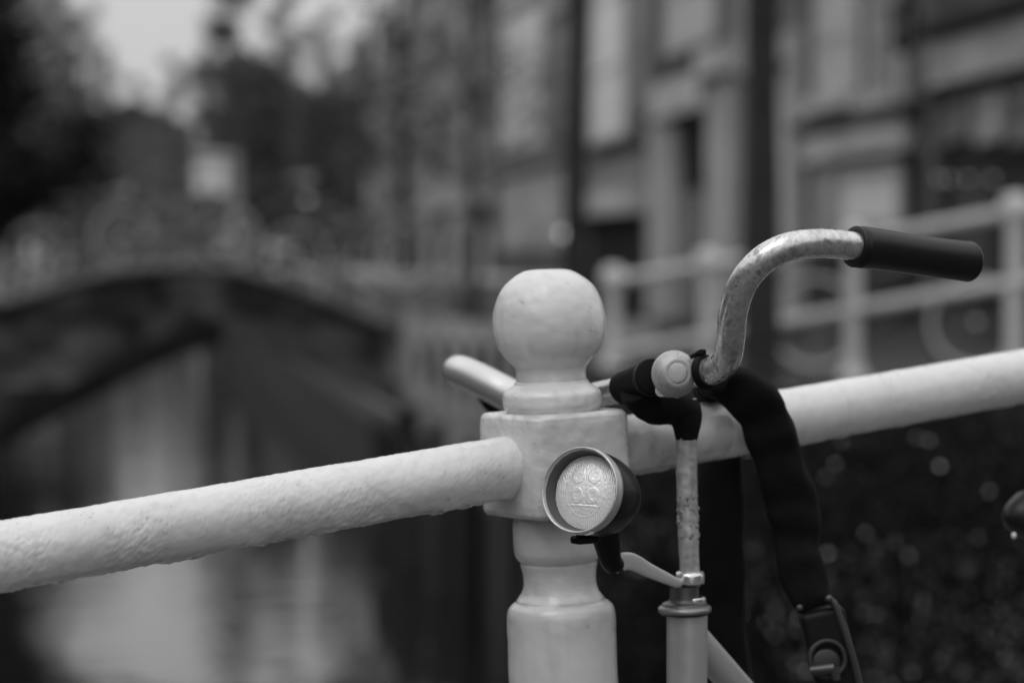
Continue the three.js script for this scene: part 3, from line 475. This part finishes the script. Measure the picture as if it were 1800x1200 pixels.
// a house stands at its near corner on the front line; local -z runs along the street, local x into the house
function houseAt(s0, s1, label, wallTone, hgt, opts = {}) {
  const o = thing('canal_house', label, 'house', canal(FL, STREET, s0), turnC, 'canal houses on the right quay'), w = s1 - s0, H = hgt;
  part('wall', box(0, 9, 0, H, -w + 0.02, 0), tone(wallTone), o);
  const gh = 2.2, sh = new THREE.Shape([new THREE.Vector2(0, 0), new THREE.Vector2(w, 0), new THREE.Vector2(w * 0.62, gh), new THREE.Vector2(w * 0.38, gh)]);
  part('gable', new THREE.ExtrudeGeometry(sh, { depth: 0.4, bevelEnabled: false }).rotateY(Math.PI / 2).translate(-0.02, H, 0), tone(wallTone * 1.05), o);
  const rf = new THREE.Shape([new THREE.Vector2(0, 0), new THREE.Vector2(w, 0), new THREE.Vector2(w / 2, gh + 0.2)]);
  part('roof', new THREE.ExtrudeGeometry(rf, { depth: 8.4, bevelEnabled: false }).rotateY(Math.PI / 2).translate(0.45, H, 0), tone(0.06), o);
  part('cornice', box(-0.22, 0, H - 0.25, H, -w + 0.05, -0.03), tone(0.5), o);
  o.userData.s0 = s0; return o;
}
// a piece of a front, given by where its edges lie in the photograph: it gets its real place and size on the wall
function onFront(o, x0, x1, y0, y1, out, name, mat, parent = o, inset = 0) {
  const s0 = o.userData.s0, sa = sAt(x1, FL) - s0, sb = sAt(x0, FL) - s0, d = depthAt(FL, (sAt(x1, FL) + sAt(x0, FL)) / 2);
  const top = EYE + (455 - y0) / 4250 * d - STREET, bot = EYE + (455 - y1) / 4250 * d - STREET;
  return part(name, box(-out, -inset + 0.02, Math.max(0.02, bot), top, -sb, -sa), mat, parent);
}
function sash(o, x0, x1, y0, y1, frameTone, paneMat, bars = 2) {     // a sash window: frame of four, pane, glazing bars
  const s0 = o.userData.s0, sa = sAt(x1, FL) - s0, sb = sAt(x0, FL) - s0, d = depthAt(FL, (sAt(x1, FL) + sAt(x0, FL)) / 2);
  const t = EYE + (455 - y0) / 4250 * d - STREET, b = Math.max(0.1, EYE + (455 - y1) / 4250 * d - STREET), f = Math.min(0.12, (sb - sa) * 0.13), m = tone(frameTone, 0.5);
  const fr = part('window', [box(-0.09, 0.02, b, t, -sb, -sb + f), box(-0.09, 0.02, b, t, -sa - f, -sa), box(-0.088, 0.02, t - f, t, -sb + f, -sa - f), box(-0.11, 0.02, b - 0.04, b + f * 0.7, -sb + f, -sa - f)], m, o);
  part('pane', box(-0.03, 0.02, b + f * 0.7, t - f, -sb + f, -sa - f), paneMat, fr);
  for (let i = 1; i < bars; i++) { const y = b + (t - b) * i / bars; part('glazing_bar', box(-0.06, -0.03, y - 0.025, y + 0.025, -sb + f, -sa - f), m, fr); }
  return fr;
}
const palepane = std(0.66, 0.35), palepane2 = std(0.5, 0.35), darkpane = std(0.03, 0.3), midpane = std(0.22, 0.3);  // panes set straight to pale, mid and dark greys
function gridWindows(o, w, cols, y0, rows, step, pane, ft) {
  for (let r = 0; r < rows; r++) for (let c = 0; c < cols; c++) {
    const zc = -w * (c + 0.5) / cols, hw = w / cols * 0.31, b = y0 + r * step, t = b + step * 0.64, m = tone(ft, 0.5);
    const fr = part('window', [box(-0.08, 0.02, b, t, zc - hw, zc - hw + 0.1), box(-0.08, 0.02, b, t, zc + hw - 0.1, zc + hw), box(-0.078, 0.02, t - 0.1, t, zc - hw + 0.1, zc + hw - 0.1), box(-0.13, 0.02, b - 0.08, b + 0.08, zc - hw + 0.1, zc + hw - 0.1)], m, o);
    part('pane', box(-0.03, 0.02, b + 0.08, t - 0.1, zc - hw + 0.1, zc + hw - 0.1), typeof pane === 'function' ? pane(r, c) : pane, fr);
  }
}
const sx = (x) => sAt(x, FL);
// A: the dark shop at the right edge
{
  const o = houseAt(sx(2050), sx(1640), 'dark shop house with long pale sign board at the right edge', 0.11, 11);
  const sb = onFront(o, 1656, 2040, 30, 118, 0.2, 'sign_board', tone(0.42, 0.6));
  { const g = []; const s0 = o.userData.s0; for (let i = 0; i < 11; i++) { const s = sx(1712) - s0 - i * 0.26; g.push(box(-0.215, -0.2, 4.16, 4.16 + 0.26 * (i % 3 ? 0.7 : 1), -s - 0.04, -s + 0.04)); } part('lettering', g, tone(0.15), sb); }
  onFront(o, 1640, 2040, 0, 26, 0.3, 'canopy', tone(0.05));
  onFront(o, 1640, 2040, 122, 146, 0.12, 'shop_beam', tone(0.05));
  sash(o, 1660, 1712, 150, 245, 0.2, midpane); sash(o, 1722, 1772, 150, 245, 0.34, palepane2); sash(o, 1782, 1850, 150, 245, 0.26, midpane); sash(o, 1860, 1960, 150, 245, 0.2, midpane);
  onFront(o, 1662, 2040, 252, 300, 0.08, 'shop_beam', tone(0.035));
  for (const [a, b] of [[1664, 1760], [1766, 1880], [1890, 2030]]) sash(o, a, b, 304, 520, 0.07, darkpane, 1);
  onFront(o, 1640, 1658, 130, 560, 0.1, 'pilaster', tone(0.16));
  gridWindows(o, sx(1640) - sx(2050), 4, 5.4, 2, 2.8, midpane, 0.4);
  // small lit bulbs strung in the shop window
  const gl = new THREE.MeshStandardMaterial({ color: grey(0.5), emissive: grey(1), emissiveIntensity: 0.22 });
  for (const x of [1683, 1701, 1735, 1779]) { const d = depthAt(FL, sx(x)), q = canal(FL - 0.22, EYE + (455 - 315) / 4250 * d, sx(x)); const m = part(numbered('string_light_bulb'), new THREE.SphereGeometry(0.03, 14, 10), gl, scene); m.position.copy(q); tag(m, { 1683: 'leftmost of the four small lit bulbs strung before the dark shop window', 1701: 'second small lit bulb from the left before the dark shop window', 1735: 'third small lit bulb from the left before the dark shop window', 1779: 'rightmost of the four small lit bulbs before the dark shop window' }[x], 'light bulb', 'small lit bulbs before the dark shop'); }
}
// B: pale fascia and bright window
{
  const o = houseAt(sx(1637), sx(1418), 'grey house with pale fascia above a bright lower window', 0.13, 12);
  sash(o, 1440, 1512, -190, 192, 0.55, palepane2, 3); sash(o, 1534, 1592, -190, 186, 0.5, midpane, 3);
  for (const [a, b] of [[1436, 1516], [1530, 1596]]) onFront(o, a, b, 168, 196, 0.26, 'window_sill', tone(0.6));
  onFront(o, 1420, 1632, 200, 216, 0.3, 'cornice_band', tone(0.1));  // dark strip: the cornice shadow put into its colour
  onFront(o, 1428, 1614, 219, 276, 0.2, 'fascia', tone(0.5));
  sash(o, 1482, 1592, 288, 396, 0.7, std(0.72, 0.5), 1); onFront(o, 1440, 1478, 286, 430, 0.1, 'pilaster', tone(0.34));
  onFront(o, 1598, 1636, 280, 560, 0.05, 'door', tone(0.045)); onFront(o, 1430, 1594, 400, 560, 0.06, 'plinth', tone(0.06));
  gridWindows(o, sx(1418) - sx(1637), 2, 9.1, 1, 2.6, midpane, 0.5);
}
{ // lantern on the wall between the two houses
  const d = depthAt(FL - 0.7, sx(1588)), c = canal(FL - 0.75, EYE + (455 - 80) / 4250 * d, sAt(1588, FL - 0.75));
  const o = thing('wall_lantern', 'dark wall lantern hanging between grey house and dark shop', 'lantern', c, turnC);
  part('housing', [new THREE.CylinderGeometry(0.05, 0.17, 0.16, 6).translate(0, 0.3, 0), new THREE.CylinderGeometry(0.13, 0.07, 0.06, 6).translate(0, -0.28, 0), ...[0, 1, 2, 3, 4, 5].map((i) => rod(V(Math.cos(i * 1.047) * 0.15, 0.23, Math.sin(i * 1.047) * 0.15), V(Math.cos(i * 1.047) * 0.1, -0.25, Math.sin(i * 1.047) * 0.1), 0.028, 0.028, 6))], M.plastic, o);
  part('glass', new THREE.CylinderGeometry(0.13, 0.085, 0.46, 6).translate(0, -0.01, 0), std(0.25, 0.3), o);
  part('arm', [rod(V(0, 0.4, 0), V(0.75, 0.5, 0), 0.03), rod(V(0, 0.36, 0), V(0, 0.46, 0), 0.03)], M.plastic, o);
}
// C: portal with white pilasters and dark doorway
{
  const o = houseAt(sx(1416), sx(1150), 'house with white portal and dark doorway behind the thick trunk', 0.16, 12.5);
  onFront(o, 1374, 1414, 62, 560, 0.22, 'pilaster', tone(0.52)); onFront(o, 1376, 1410, 66, 112, 0.42, 'capital', tone(0.62));
  onFront(o, 1262, 1302, 130, 560, 0.2, 'pilaster', tone(0.46)); onFront(o, 1262, 1304, 84, 134, 0.4, 'capital', tone(0.5));
  onFront(o, 1170, 1262, 138, 202, 0.3, 'lintel', tone(0.56)); onFront(o, 1168, 1262, 92, 134, 0.12, 'transom', tone(0.1));
  onFront(o, 1204, 1258, 204, 334, 0.03, 'doorway', tone(0.015)); onFront(o, 1210, 1258, 334, 560, 0.06, 'door', tone(0.24));
  onFront(o, 1152, 1198, 215, 560, 0.16, 'pilaster', tone(0.4));
  sash(o, 1172, 1262, -220, 84, 0.42, palepane2, 3); sash(o, 1306, 1370, -220, 120, 0.42, midpane, 3); onFront(o, 1306, 1370, 140, 560, 0.05, 'panel', tone(0.2));
  gridWindows(o, sx(1150) - sx(1416), 2, 9.6, 1, 2.5, midpane, 0.5);
}
// D: tall pale windows, white ledge
{
  const o = houseAt(sx(1148), sx(1003), 'pale house with tall white windows and a white ledge', 0.17, 13);
  sash(o, 1042, 1104, -250, 246, 0.75, std(0.8, 0.4), 4); sash(o, 1110, 1146, -250, 200, 0.3, midpane, 4); sash(o, 1004, 1036, -250, 246, 0.3, midpane, 4);
  onFront(o, 1045, 1134, 252, 270, 0.14, 'cornice_band', tone(0.07)); onFront(o, 1050, 1134, 272, 332, 0.06, 'panel', tone(0.3));
  onFront(o, 1026, 1136, 336, 378, 0.4, 'ledge', tone(0.62)); onFront(o, 1040, 1142, 382, 560, 0.05, 'shop_window', tone(0.035));
  gridWindows(o, sx(1003) - sx(1148), 2, 11.2, 1, 1.6, midpane, 0.4);
}
// E and on: house after house until the trees hide them
{
  const o = houseAt(sx(1001), sx(868), 'pale house with broad bright front left of the ball post', 0.2, 13.5);
  sash(o, 884, 958, 18, 262, 0.75, std(0.8, 0.4), 4); sash(o, 964, 998, 40, 240, 0.3, midpane, 4); sash(o, 884, 958, -240, 6, 0.5, palepane2, 3); sash(o, 964, 998, -240, 20, 0.5, midpane, 3);
  onFront(o, 870, 1000, 270, 300, 0.2, 'cornice_band', tone(0.24)); onFront(o, 884, 996, 306, 440, 0.1, 'shopfront', tone(0.4)); onFront(o, 872, 882, 300, 470, 0.1, 'pilaster', tone(0.1));
}
const tones = [0.14, 0.46, 0.2, 0.5, 0.2, 0.5, 0.16, 0.46, 0.18, 0.4, 0.2, 0.4, 0.2, 0.3];
let sPos = sx(866); const edges = [];
tones.forEach((t, i) => {
  const w = [4.4, 5, 4.6, 5.4, 5, 5.6, 5.4, 6.4, 6, 7, 7.4, 8.4, 9, 11][i], o = houseAt(sPos, sPos + w, `canal house in the blurred row, ${ord[i]} beyond the pale broad fronted house`, t, (i < 4 ? 12.5 : 9.2) + (i < 4 ? 1.2 : 0.5) * Math.sin(i * 1.9));
  gridWindows(o, w, 2, 0.9, i < 4 ? 4 : 3, 2.8, (r, c) => [palepane, midpane, midpane, palepane2][(r * 5 + c * 3 + i) % 4], i % 3 ? 0.6 : 0.4);
  onFrontDoor(o, w); sPos += w;
});
function onFrontDoor(o, w) { part('door', box(-0.1, 0.02, 0.02, 2.4, -w * 0.62, -w * 0.62 + 0.95), tone(0.06), o); part('fascia', box(-0.18, 0.02, 3.2, 3.55, -w + 0.2, -0.2), tone(0.5), o); }
// left bank houses and the end of the canal
[[118, 12, 0.12, 13], [131, 11, 0.2, 15], [143, 12, 0.15, 14], [156, 14, 0.24, 15], [172, 16, 0.18, 14], [190, 20, 0.22, 14]].forEach(([s, w, t, h], i) => {
  const o = thing('bank_house', `grey house behind the left bank trees, ${ord[i]} along the canal`, 'house', canal(-15 - (i > 2 ? 0.5 : 0), STREET, s), turnC, 'houses on the left bank');
  part('wall', box(-9, 0, 0, h, -w + 0.02, 0), tone(t), o);
  const rf = new THREE.Shape([new THREE.Vector2(0, 0), new THREE.Vector2(w, 0), new THREE.Vector2(w / 2, 2.8)]);
  part('roof', new THREE.ExtrudeGeometry(rf, { depth: 9, bevelEnabled: false }).rotateY(Math.PI / 2).translate(-9, h, 0), tone(0.06), o);
  for (let r = 0; r < 4; r++) for (let c = 0; c < 4; c++) { const z = -w * (c + 0.5) / 4, y = 1 + r * 3; const f = part('window', box(-0.02, 0.1, y, y + 1.9, z - 0.55, z + 0.55), tone(0.55, 0.5), o); part('pane', box(0.1, 0.12, y + 0.1, y + 1.8, z - 0.45, z + 0.45), (r + c + i) % 3 ? darkpane : midpane, f); }
});
[[-2.5, 300, 15, 18, 0.14], [12, 305, 12, 15, 0.2], [-24, 310, 15, 13, 0.2], [18, 300, 14, 14, 0.22]].forEach(([l, s, w, h, t], i) => {
  const o = thing('distant_house', ['grey house closing the canal under the bright sky gap', 'distant house right of the sky gap behind the trees', 'distant house behind the left bank trees at the canal end', 'distant house hidden behind the right quay trees'][i], 'house', canal(l, STREET, s), turnC);
  part('wall', box(-w / 2, w / 2, 0, h, -8, 0), tone(t), o);
  const rf = new THREE.Shape([new THREE.Vector2(-w / 2, 0), new THREE.Vector2(w / 2, 0), new THREE.Vector2(0, 3.4)]); part('roof', new THREE.ExtrudeGeometry(rf, { depth: 8, bevelEnabled: false }).translate(0, h, -8), tone(0.1), o);
  for (let r = 0; r < 4; r++) for (let c = 0; c < 4; c++) part('window', box(-w / 2 + w * (c + 0.3) / 4, -w / 2 + w * (c + 0.7) / 4, 0.9 + r * 2.8, 2.7 + r * 2.8, -0.02, 0.08), (r + c) % 2 ? tone(0.5) : darkpane, o);
});
// unseen house rows added beside and behind the bridge to block low sky
[[-62, 20, 14, 9.5, 0.16, 1], [-40, 22, 14, 8.5, 0.2, 1], [-16, 18, 14.5, 8, 0.14, 1], [-60, 24, -15, 9, 0.15, -1], [-34, 24, -15, 8.5, 0.14, -1], [-8, 26, -15.5, 8, 0.17, -1], [20, 26, -15.5, 9, 0.13, -1], [48, 30, -15.5, 9.5, 0.16, -1]].forEach(([s, w, l, h, t, e], i) => {
  const o = thing('added_terrace', `unseen house row added to block low sky around the bridge, ${ord[i]} in the rows`, 'house', canal(l, STREET, s), turnC, 'unseen house rows added around the bridge');
  part('wall', box(e > 0 ? 0 : -9, e > 0 ? 9 : 0, 0, h, -w + 0.02, 0), tone(t), o);
  part('roof', box(e > 0 ? 0.6 : -8.4, e > 0 ? 8.4 : -0.6, h, h + 1.6, -w + 0.6, -0.6), tone(0.05), o);
  for (let r = 0; r < 2; r++) for (let c = 0; c < 7; c++) part('window', box(e > 0 ? -0.05 : -0.02, e > 0 ? 0.02 : 0.05, 1 + r * 3, 2.9 + r * 3, -w * (c + 0.75) / 7, -w * (c + 0.25) / 7), (r + c + i) % 3 ? darkpane : midpane, o);
});
[9.6, 11.2, 12.9, 14.6, 16.4, 18.4, 20.6, 23].forEach((s, i) => { const o = tag(part(numbered('added_pile'), lathe([[0.001, 1.5], [0.07, 1.5], [0.09, 1.45], [0.1, -1], [0.001, -1]], 14), tone(i % 2 ? 0.03 : 0.09), scene), `pile added for upright streaks against the quay wall, ${ord[i]} from the bridge`, 'added pile', 'piles added along the quay wall'); o.position.copy(canal(QR - 0.16, WATER, s)); });  // piles added to stand in for upright streaks of reflection
strip('ground', M.street, -500, 500, WATER - 3, WATER - 1.2, -400, 700);
strip('far_ground', M.street, QL, QR, WATER - 1, STREET, 172, 620);

/* ================= the next bridge over the canal ================= */
{
  const S0 = 22.5, k = depthAt(1, S0) / 4250, o = thing('arched_bridge', 'dark low arched bridge with pale railing crossing the canal left of the post', 'bridge', canal(0, 0, S0), turnC);
  const L = (x) => { const t = (x - 900) / 4250; return (t * CT + ST) * S0 / (CT - ST * t); }, Y = (y) => EYE - (y - 455) * k;
  const top = [[-330, 560], [-120, 548], [0, 536], [90, 512], [180, 488], [270, 476], [350, 475], [430, 484], [520, 512], [610, 548], [705, 588]], arc = [[-40, 822], [0, 788], [80, 742], [165, 699], [250, 656], [330, 622], [394, 608], [460, 615], [530, 638], [610, 676], [705, 724]];
  const ring = (d) => arc.map(([x, y]) => V(L(x), Y(y) + d, 0)), line = (pts, d) => curve(pts.map(([x, y]) => V(L(x), Y(y) + d, 0))).getPoints(40);
  const deck = line(top, 0), inn = curve(ring(0)).getPoints(40), outer = curve(ring(0.27)).getPoints(40);
  const base = WATER - 0.5, sh = new THREE.Shape(); sh.moveTo(QL - 0.2, base); sh.lineTo(QL - 0.2, deck[0].y); deck.forEach((p) => sh.lineTo(p.x, p.y)); sh.lineTo(L(705), outer[40].y); [...outer].reverse().forEach((p) => sh.lineTo(p.x, p.y)); sh.lineTo(outer[0].x, base);
  part('spandrel_wall', new THREE.ExtrudeGeometry(sh, { depth: 3, bevelEnabled: false }).translate(0, 0, -3), new THREE.MeshPhysicalMaterial({ color: grey(0.26), roughness: 0.9, specularIntensity: 0.25, map: rep(stainTex, 0.45, 0.6), side: THREE.DoubleSide }), o);
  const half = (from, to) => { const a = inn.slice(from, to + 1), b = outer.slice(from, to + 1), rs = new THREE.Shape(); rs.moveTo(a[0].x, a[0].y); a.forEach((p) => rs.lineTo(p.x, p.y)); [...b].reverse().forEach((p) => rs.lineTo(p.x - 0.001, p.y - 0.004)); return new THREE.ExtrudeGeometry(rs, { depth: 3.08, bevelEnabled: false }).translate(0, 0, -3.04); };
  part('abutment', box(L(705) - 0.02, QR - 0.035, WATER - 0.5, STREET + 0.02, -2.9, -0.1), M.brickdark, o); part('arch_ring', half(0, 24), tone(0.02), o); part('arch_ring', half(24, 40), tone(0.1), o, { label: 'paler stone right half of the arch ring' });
  part('coping', sweep(deck.filter((p, i) => i % 4 === 0).map((p) => p.clone().add(V(0, 0.03, -0.08))), V(0, 1, 0), () => 0.06, () => 0.14, 60, 8, 0, 1, 4), tone(0.16), o);
  const dk = deck.filter((p, i) => i % 4 === 0), h = 0.3, rl = part('railing', merge([sweep(dk.map((p) => p.clone().add(V(0, h, -0.1))), V(0, 1, 0), () => 0.028, () => 0.028, 60, 8), sweep(dk.map((p) => p.clone().add(V(0, h * 0.55, -0.1))), V(0, 1, 0), () => 0.022, () => 0.022, 60, 8)]), tone(0.24), o);
  dk.forEach((p) => part('post', lathe([[0.03, 0], [0.03, h], [0.045, h + 0.02], [0.05, h + 0.05], [0.03, h + 0.08], [0.001, h + 0.09]], 12).translate(p.x, p.y + 0.04, -0.1), tone(0.24), rl));
}
// bicycles leaning along that bridge's railing
{
  const S1 = 22.7, k = depthAt(1, S1) / 4250, L = (x) => { const t = (x - 900) / 4250; return (t * CT + ST) * S1 / (CT - ST * t); };
  const make = (x, y, turn, rim, label) => {
    const o = thing('bridge_bicycle', label, 'bicycle', canal(L(x), EYE - (y - 455) * k, S1), turnC + turn, 'bicycles along the arched bridge'), h = 0.3, W = 0.98;
    for (const c of [0, W]) { const w = part('wheel', new THREE.TorusGeometry(0.28, 0.014, 8, 40).translate(c, h, 0), rim, o); part('tyre', new THREE.TorusGeometry(0.298, 0.015, 8, 40).translate(c, h, 0), M.tyre, w); part('hub', new THREE.SphereGeometry(0.03, 10, 8).translate(c, h, 0), M.alloy, w); }
    const t = (a, b, c, d, r = 0.016) => rod(V(a, b, 0), V(c, d, 0), r, r, 8);
    part('frame', [t(0, h, 0.4, h - 0.04), t(0.4, h - 0.04, 0.28, h + 0.42), t(0, h, 0.3, h + 0.34, 0.01), t(0.4, h - 0.04, W - 0.15, h + 0.36), t(0.32, h + 0.26, W - 0.17, h + 0.42), t(W - 0.18, h + 0.5, W - 0.13, h + 0.3), t(W - 0.13, h + 0.3, W, h)], rim === M.alloy ? M.darksteel : tone(0.3), o);
    part('saddle', new THREE.SphereGeometry(0.1, 12, 8).scale(1.1, 0.4, 0.8).translate(0.25, h + 0.48, 0), M.rubber, o);
    part('handlebar', tube([V(W - 0.32, h + 0.56, -0.24), V(W - 0.18, h + 0.6, -0.2), V(W - 0.19, h + 0.52, 0), V(W - 0.18, h + 0.6, 0.2), V(W - 0.32, h + 0.56, 0.24)], 0.012, 30, 8), M.alloy, o);
  };
  const pale = std(0.6, 0.5);
  make(70, 500, 0.1, M.alloy, 'dim bicycle at the left end of the arched bridge railing'); make(215, 474, -0.15, pale, 'pale bicycle on the crest of the arched bridge'); make(400, 476, 0.2, M.alloy, 'bicycle on the arched bridge below the white sign board'); make(520, 505, -0.1, pale, 'pale bicycle on the right ramp of the arched bridge');
}
// sign board on a pole by the far bridge
{
  const d = 60, o0 = at(414, 455, d), o = thing('sign_pole', 'tall pale pole with white sign board above the arched bridge', 'sign', V(o0.x, STREET, o0.z));
  const H = at(414, 268, d).y - STREET; part('pole', rod(V(0, 0, 0), V(0, H, 0), 0.14, 0.12), tone(0.42), o);
  const a = at(342, 268, d), b = at(398, 340, d); part('board', box(a.x - o0.x, b.x - o0.x, b.y - STREET, a.y - STREET, -0.12, 0.0), std(0.8, 0.6), o);
  part('bracket', rod(V(a.x - o0.x, H - 0.1, 0.05), V(0, H - 0.1, 0.05), 0.05), tone(0.4), o);
  part('lamp_box', box(-0.5, 0.4, at(414, 445, d).y - STREET, at(414, 400, d).y - STREET, -0.3, 0.3), tone(0.42), o);
}
// street lamps whose globes glow as soft discs
[[539, 348, 55, 3.9, 'distant lit street lamp left of the house row'], [990, 411, 44, 4.6, 'lit street lamp above the ball of the post']].forEach(([x, y, d, , label], i) => {
  const p = at(x, y, d), o = thing('street_lamp', label, 'street lamp', V(p.x, STREET, p.z), 0, 'street lamps on the right quay'), H = p.y - STREET, r = i ? 0.075 : 0.085;
  part('lamp_post', lathe([[0.09, 0], [0.08, 0.3], [0.045, 0.5], [0.035, H - r * 1.3], [0.06, H - r]], 12), M.plastic, o);
  part('lamp_globe', new THREE.SphereGeometry(r, 18, 12).translate(0, H, 0), new THREE.MeshStandardMaterial({ color: grey(0.6), emissive: grey(1), emissiveIntensity: i ? 1.1 : 0.5 }), o);
  const pl = new THREE.PointLight(0xffffff, 0.5); pl.position.set(0, H, 0); pl.castShadow = true; pl.shadow.radius = r / 0.02; o.add(pl); pl.name = 'lamp_light';
});

/* ================= fence, cars, van, boat on the quay ================= */
{
  const s = 24.9, o = thing('slatted_fence', 'pale fence of upright slats on the quay left of the ball post', 'fence', canal(2.62, STREET, s), turnC);
  part('top_rail', box(-0.03, 2.6, 0.84, 1.04, -0.07, 0.0), tone(0.5), o); part('bottom_rail', box(-0.03, 2.6, 0.12, 0.2, -0.07, 0.0), tone(0.3), o);
  const sl = box(-0.035, 0.035, 0.04, 1.08, 0.003, 0.03); for (let i = 0; i < 15; i++) part('slat', sl, tone(i % 3 ? 0.42 : 0.5), o).position.x = 0.03 + i * 0.18;
  part('post', [box(-0.06, 0.06, 0, 1.16, -0.16, -0.073), box(-0.07, 0.07, 1.16, 1.2, -0.17, -0.06)], tone(0.42), o);
}
function makeCar(name, label, category, l, s, bodyTone, van, group) {
  const o = thing(name, label, category, canal(l, STREET, s), turnC + Math.PI / 2, group);      // local x runs along the canal
  const L = van ? 5.0 : 4.1, W = van ? 1.9 : 1.68, H = van ? 2.1 : 1.45, belt = van ? 1.2 : 0.88;
  const P = (a) => { const sh = new THREE.Shape(); a.forEach(([x, y], i) => (i ? sh.lineTo(x, y) : sh.moveTo(x, y))); return sh; };
  const low = P([[-L / 2, 0.3], [-L / 2 - 0.02, 0.62], [-L / 2 + 0.08, belt - 0.02], [L / 2 - 0.95, belt], [L / 2 - 0.2, belt - 0.16], [L / 2, 0.6], [L / 2, 0.3], [L / 2 - 0.4, 0.24], [-L / 2 + 0.4, 0.24]]);
  const paint = new THREE.MeshPhysicalMaterial({ color: grey(bodyTone), roughness: 0.4, clearcoat: 1, clearcoatRoughness: 0.08, side: THREE.DoubleSide });
  part('body', new THREE.ExtrudeGeometry(low, { depth: W - 0.12, bevelEnabled: true, bevelSize: 0.06, bevelThickness: 0.06, bevelSegments: 3 }).translate(0, 0, -W / 2 + 0.06), paint, o);
  const cab = van ? P([[-L / 2 + 0.06, belt - 0.05], [-L / 2 + 0.12, H - 0.08], [-L / 2 + 0.25, H], [L / 2 - 1.7, H], [L / 2 - 0.95, belt - 0.05]]) : P([[-L / 2 + 0.25, belt - 0.05], [-L / 2 + 0.7, H - 0.06], [-L / 2 + 0.95, H], [L / 2 - 1.9, H], [L / 2 - 1.1, belt - 0.05]]);
  const cabin = part('cabin', new THREE.ExtrudeGeometry(cab, { depth: W - 0.34, bevelEnabled: true, bevelSize: 0.05, bevelThickness: 0.07, bevelSegments: 3 }).translate(0, 0, -W / 2 + 0.17), paint, o);
  for (const e of [-1, 1]) part('side_window', new THREE.ExtrudeGeometry(van ? P([[L / 2 - 2.2, belt + 0.05], [L / 2 - 2.2, H - 0.2], [L / 2 - 1.75, H - 0.2], [L / 2 - 1.2, belt + 0.05]]) : P([[-L / 2 + 0.55, belt + 0.03], [-L / 2 + 0.85, H - 0.12], [L / 2 - 1.95, H - 0.12], [L / 2 - 1.35, belt + 0.03]]), { depth: 0.02, bevelEnabled: false }).translate(0, 0, e > 0 ? W / 2 - 0.098 : -W / 2 + 0.078), M.glassdark, cabin);
  const slope = (x0, y0, x1, y1) => { const g = new THREE.BoxGeometry(Math.hypot(x1 - x0, y1 - y0), 0.02, W - 0.42); g.rotateZ(Math.atan2(y1 - y0, x1 - x0)); return g.translate((x0 + x1) / 2, (y0 + y1) / 2, 0); };
  part('windscreen', van ? slope(L / 2 - 0.98, belt + 0.06, L / 2 - 1.58, H - 0.07).translate(0.03, 0.04, 0) : slope(L / 2 - 1.14, belt + 0.04, L / 2 - 1.8, H - 0.05).translate(0.04, 0.05, 0), M.glassdark, cabin);
  part('rear_window', van ? box(-L / 2 + 0.0, -L / 2 + 0.03, belt + 0.1, H - 0.3, -W / 2 + 0.3, W / 2 - 0.3) : slope(-L / 2 + 0.27, belt + 0.06, -L / 2 + 0.66, H - 0.1).translate(-0.06, 0.03, 0), M.glassdark, cabin);
  for (const x of [-L / 2 + 0.75, L / 2 - 0.8]) for (const e of [-1, 1]) { const w = part('wheel', new THREE.CylinderGeometry(0.31, 0.31, 0.2, 24).rotateX(Math.PI / 2).translate(x, 0.31, e * (W / 2 - 0.1)), M.tyre, o); part('wheel_rim', new THREE.CylinderGeometry(0.19, 0.19, 0.03, 18).rotateX(Math.PI / 2).translate(x, 0.31, e * (W / 2 + 0.012)), M.dullsteel, w); }
  for (const e of [-1, 1]) { part('headlight', new RoundedBoxGeometry(0.12, 0.16, 0.3, 3, 0.04).translate(L / 2 - 0.02, 0.66, e * (W / 2 - 0.26)), M.lampglass, o); part('tail_light', new RoundedBoxGeometry(0.08, van ? 0.4 : 0.22, 0.18, 3, 0.03).translate(-L / 2 + 0.0, 0.76, e * (W / 2 - 0.18)), tone(0.12, 0.3), o); }
  for (const [e, nm] of [[-1, 'bumper'], [1, 'bumper']]) part(nm, new RoundedBoxGeometry(0.16, 0.2, W - 0.06, 3, 0.06).translate(e * (L / 2 + 0.02), 0.42, 0), M.plastic, o);
  part('number_plate', box(-L / 2 - 0.075, -L / 2 - 0.063, 0.5, 0.61, -0.26, 0.26), tone(0.6), o);
  return o;
}
makeCar('parked_car', 'dark parked car nearest beyond the slatted fence on the quay', 'car', 4.6, 31.5, 0.03, false, 'cars parked along the right quay');
makeCar('parked_car', 'dark grey parked car, second beyond the slatted fence', 'car', 3.9, 38.5, 0.06, false, 'cars parked along the right quay');
makeCar('parked_car', 'light grey parked car, third beyond the slatted fence', 'car', 3.7, 46, 0.3, false, 'cars parked along the right quay');
makeCar('parked_car', 'black parked car between the light grey car and the pale one', 'car', 3.7, 54, 0.03, false, 'cars parked along the right quay');
makeCar('parked_car', 'pale parked car just this side of the white van', 'car', 3.8, 63, 0.45, false, 'cars parked along the right quay');
makeCar('parked_van', 'white van parked on the quay beyond the arched bridge', 'van', 4.3, 78, 0.75, true);

renderer.render(scene, camera);
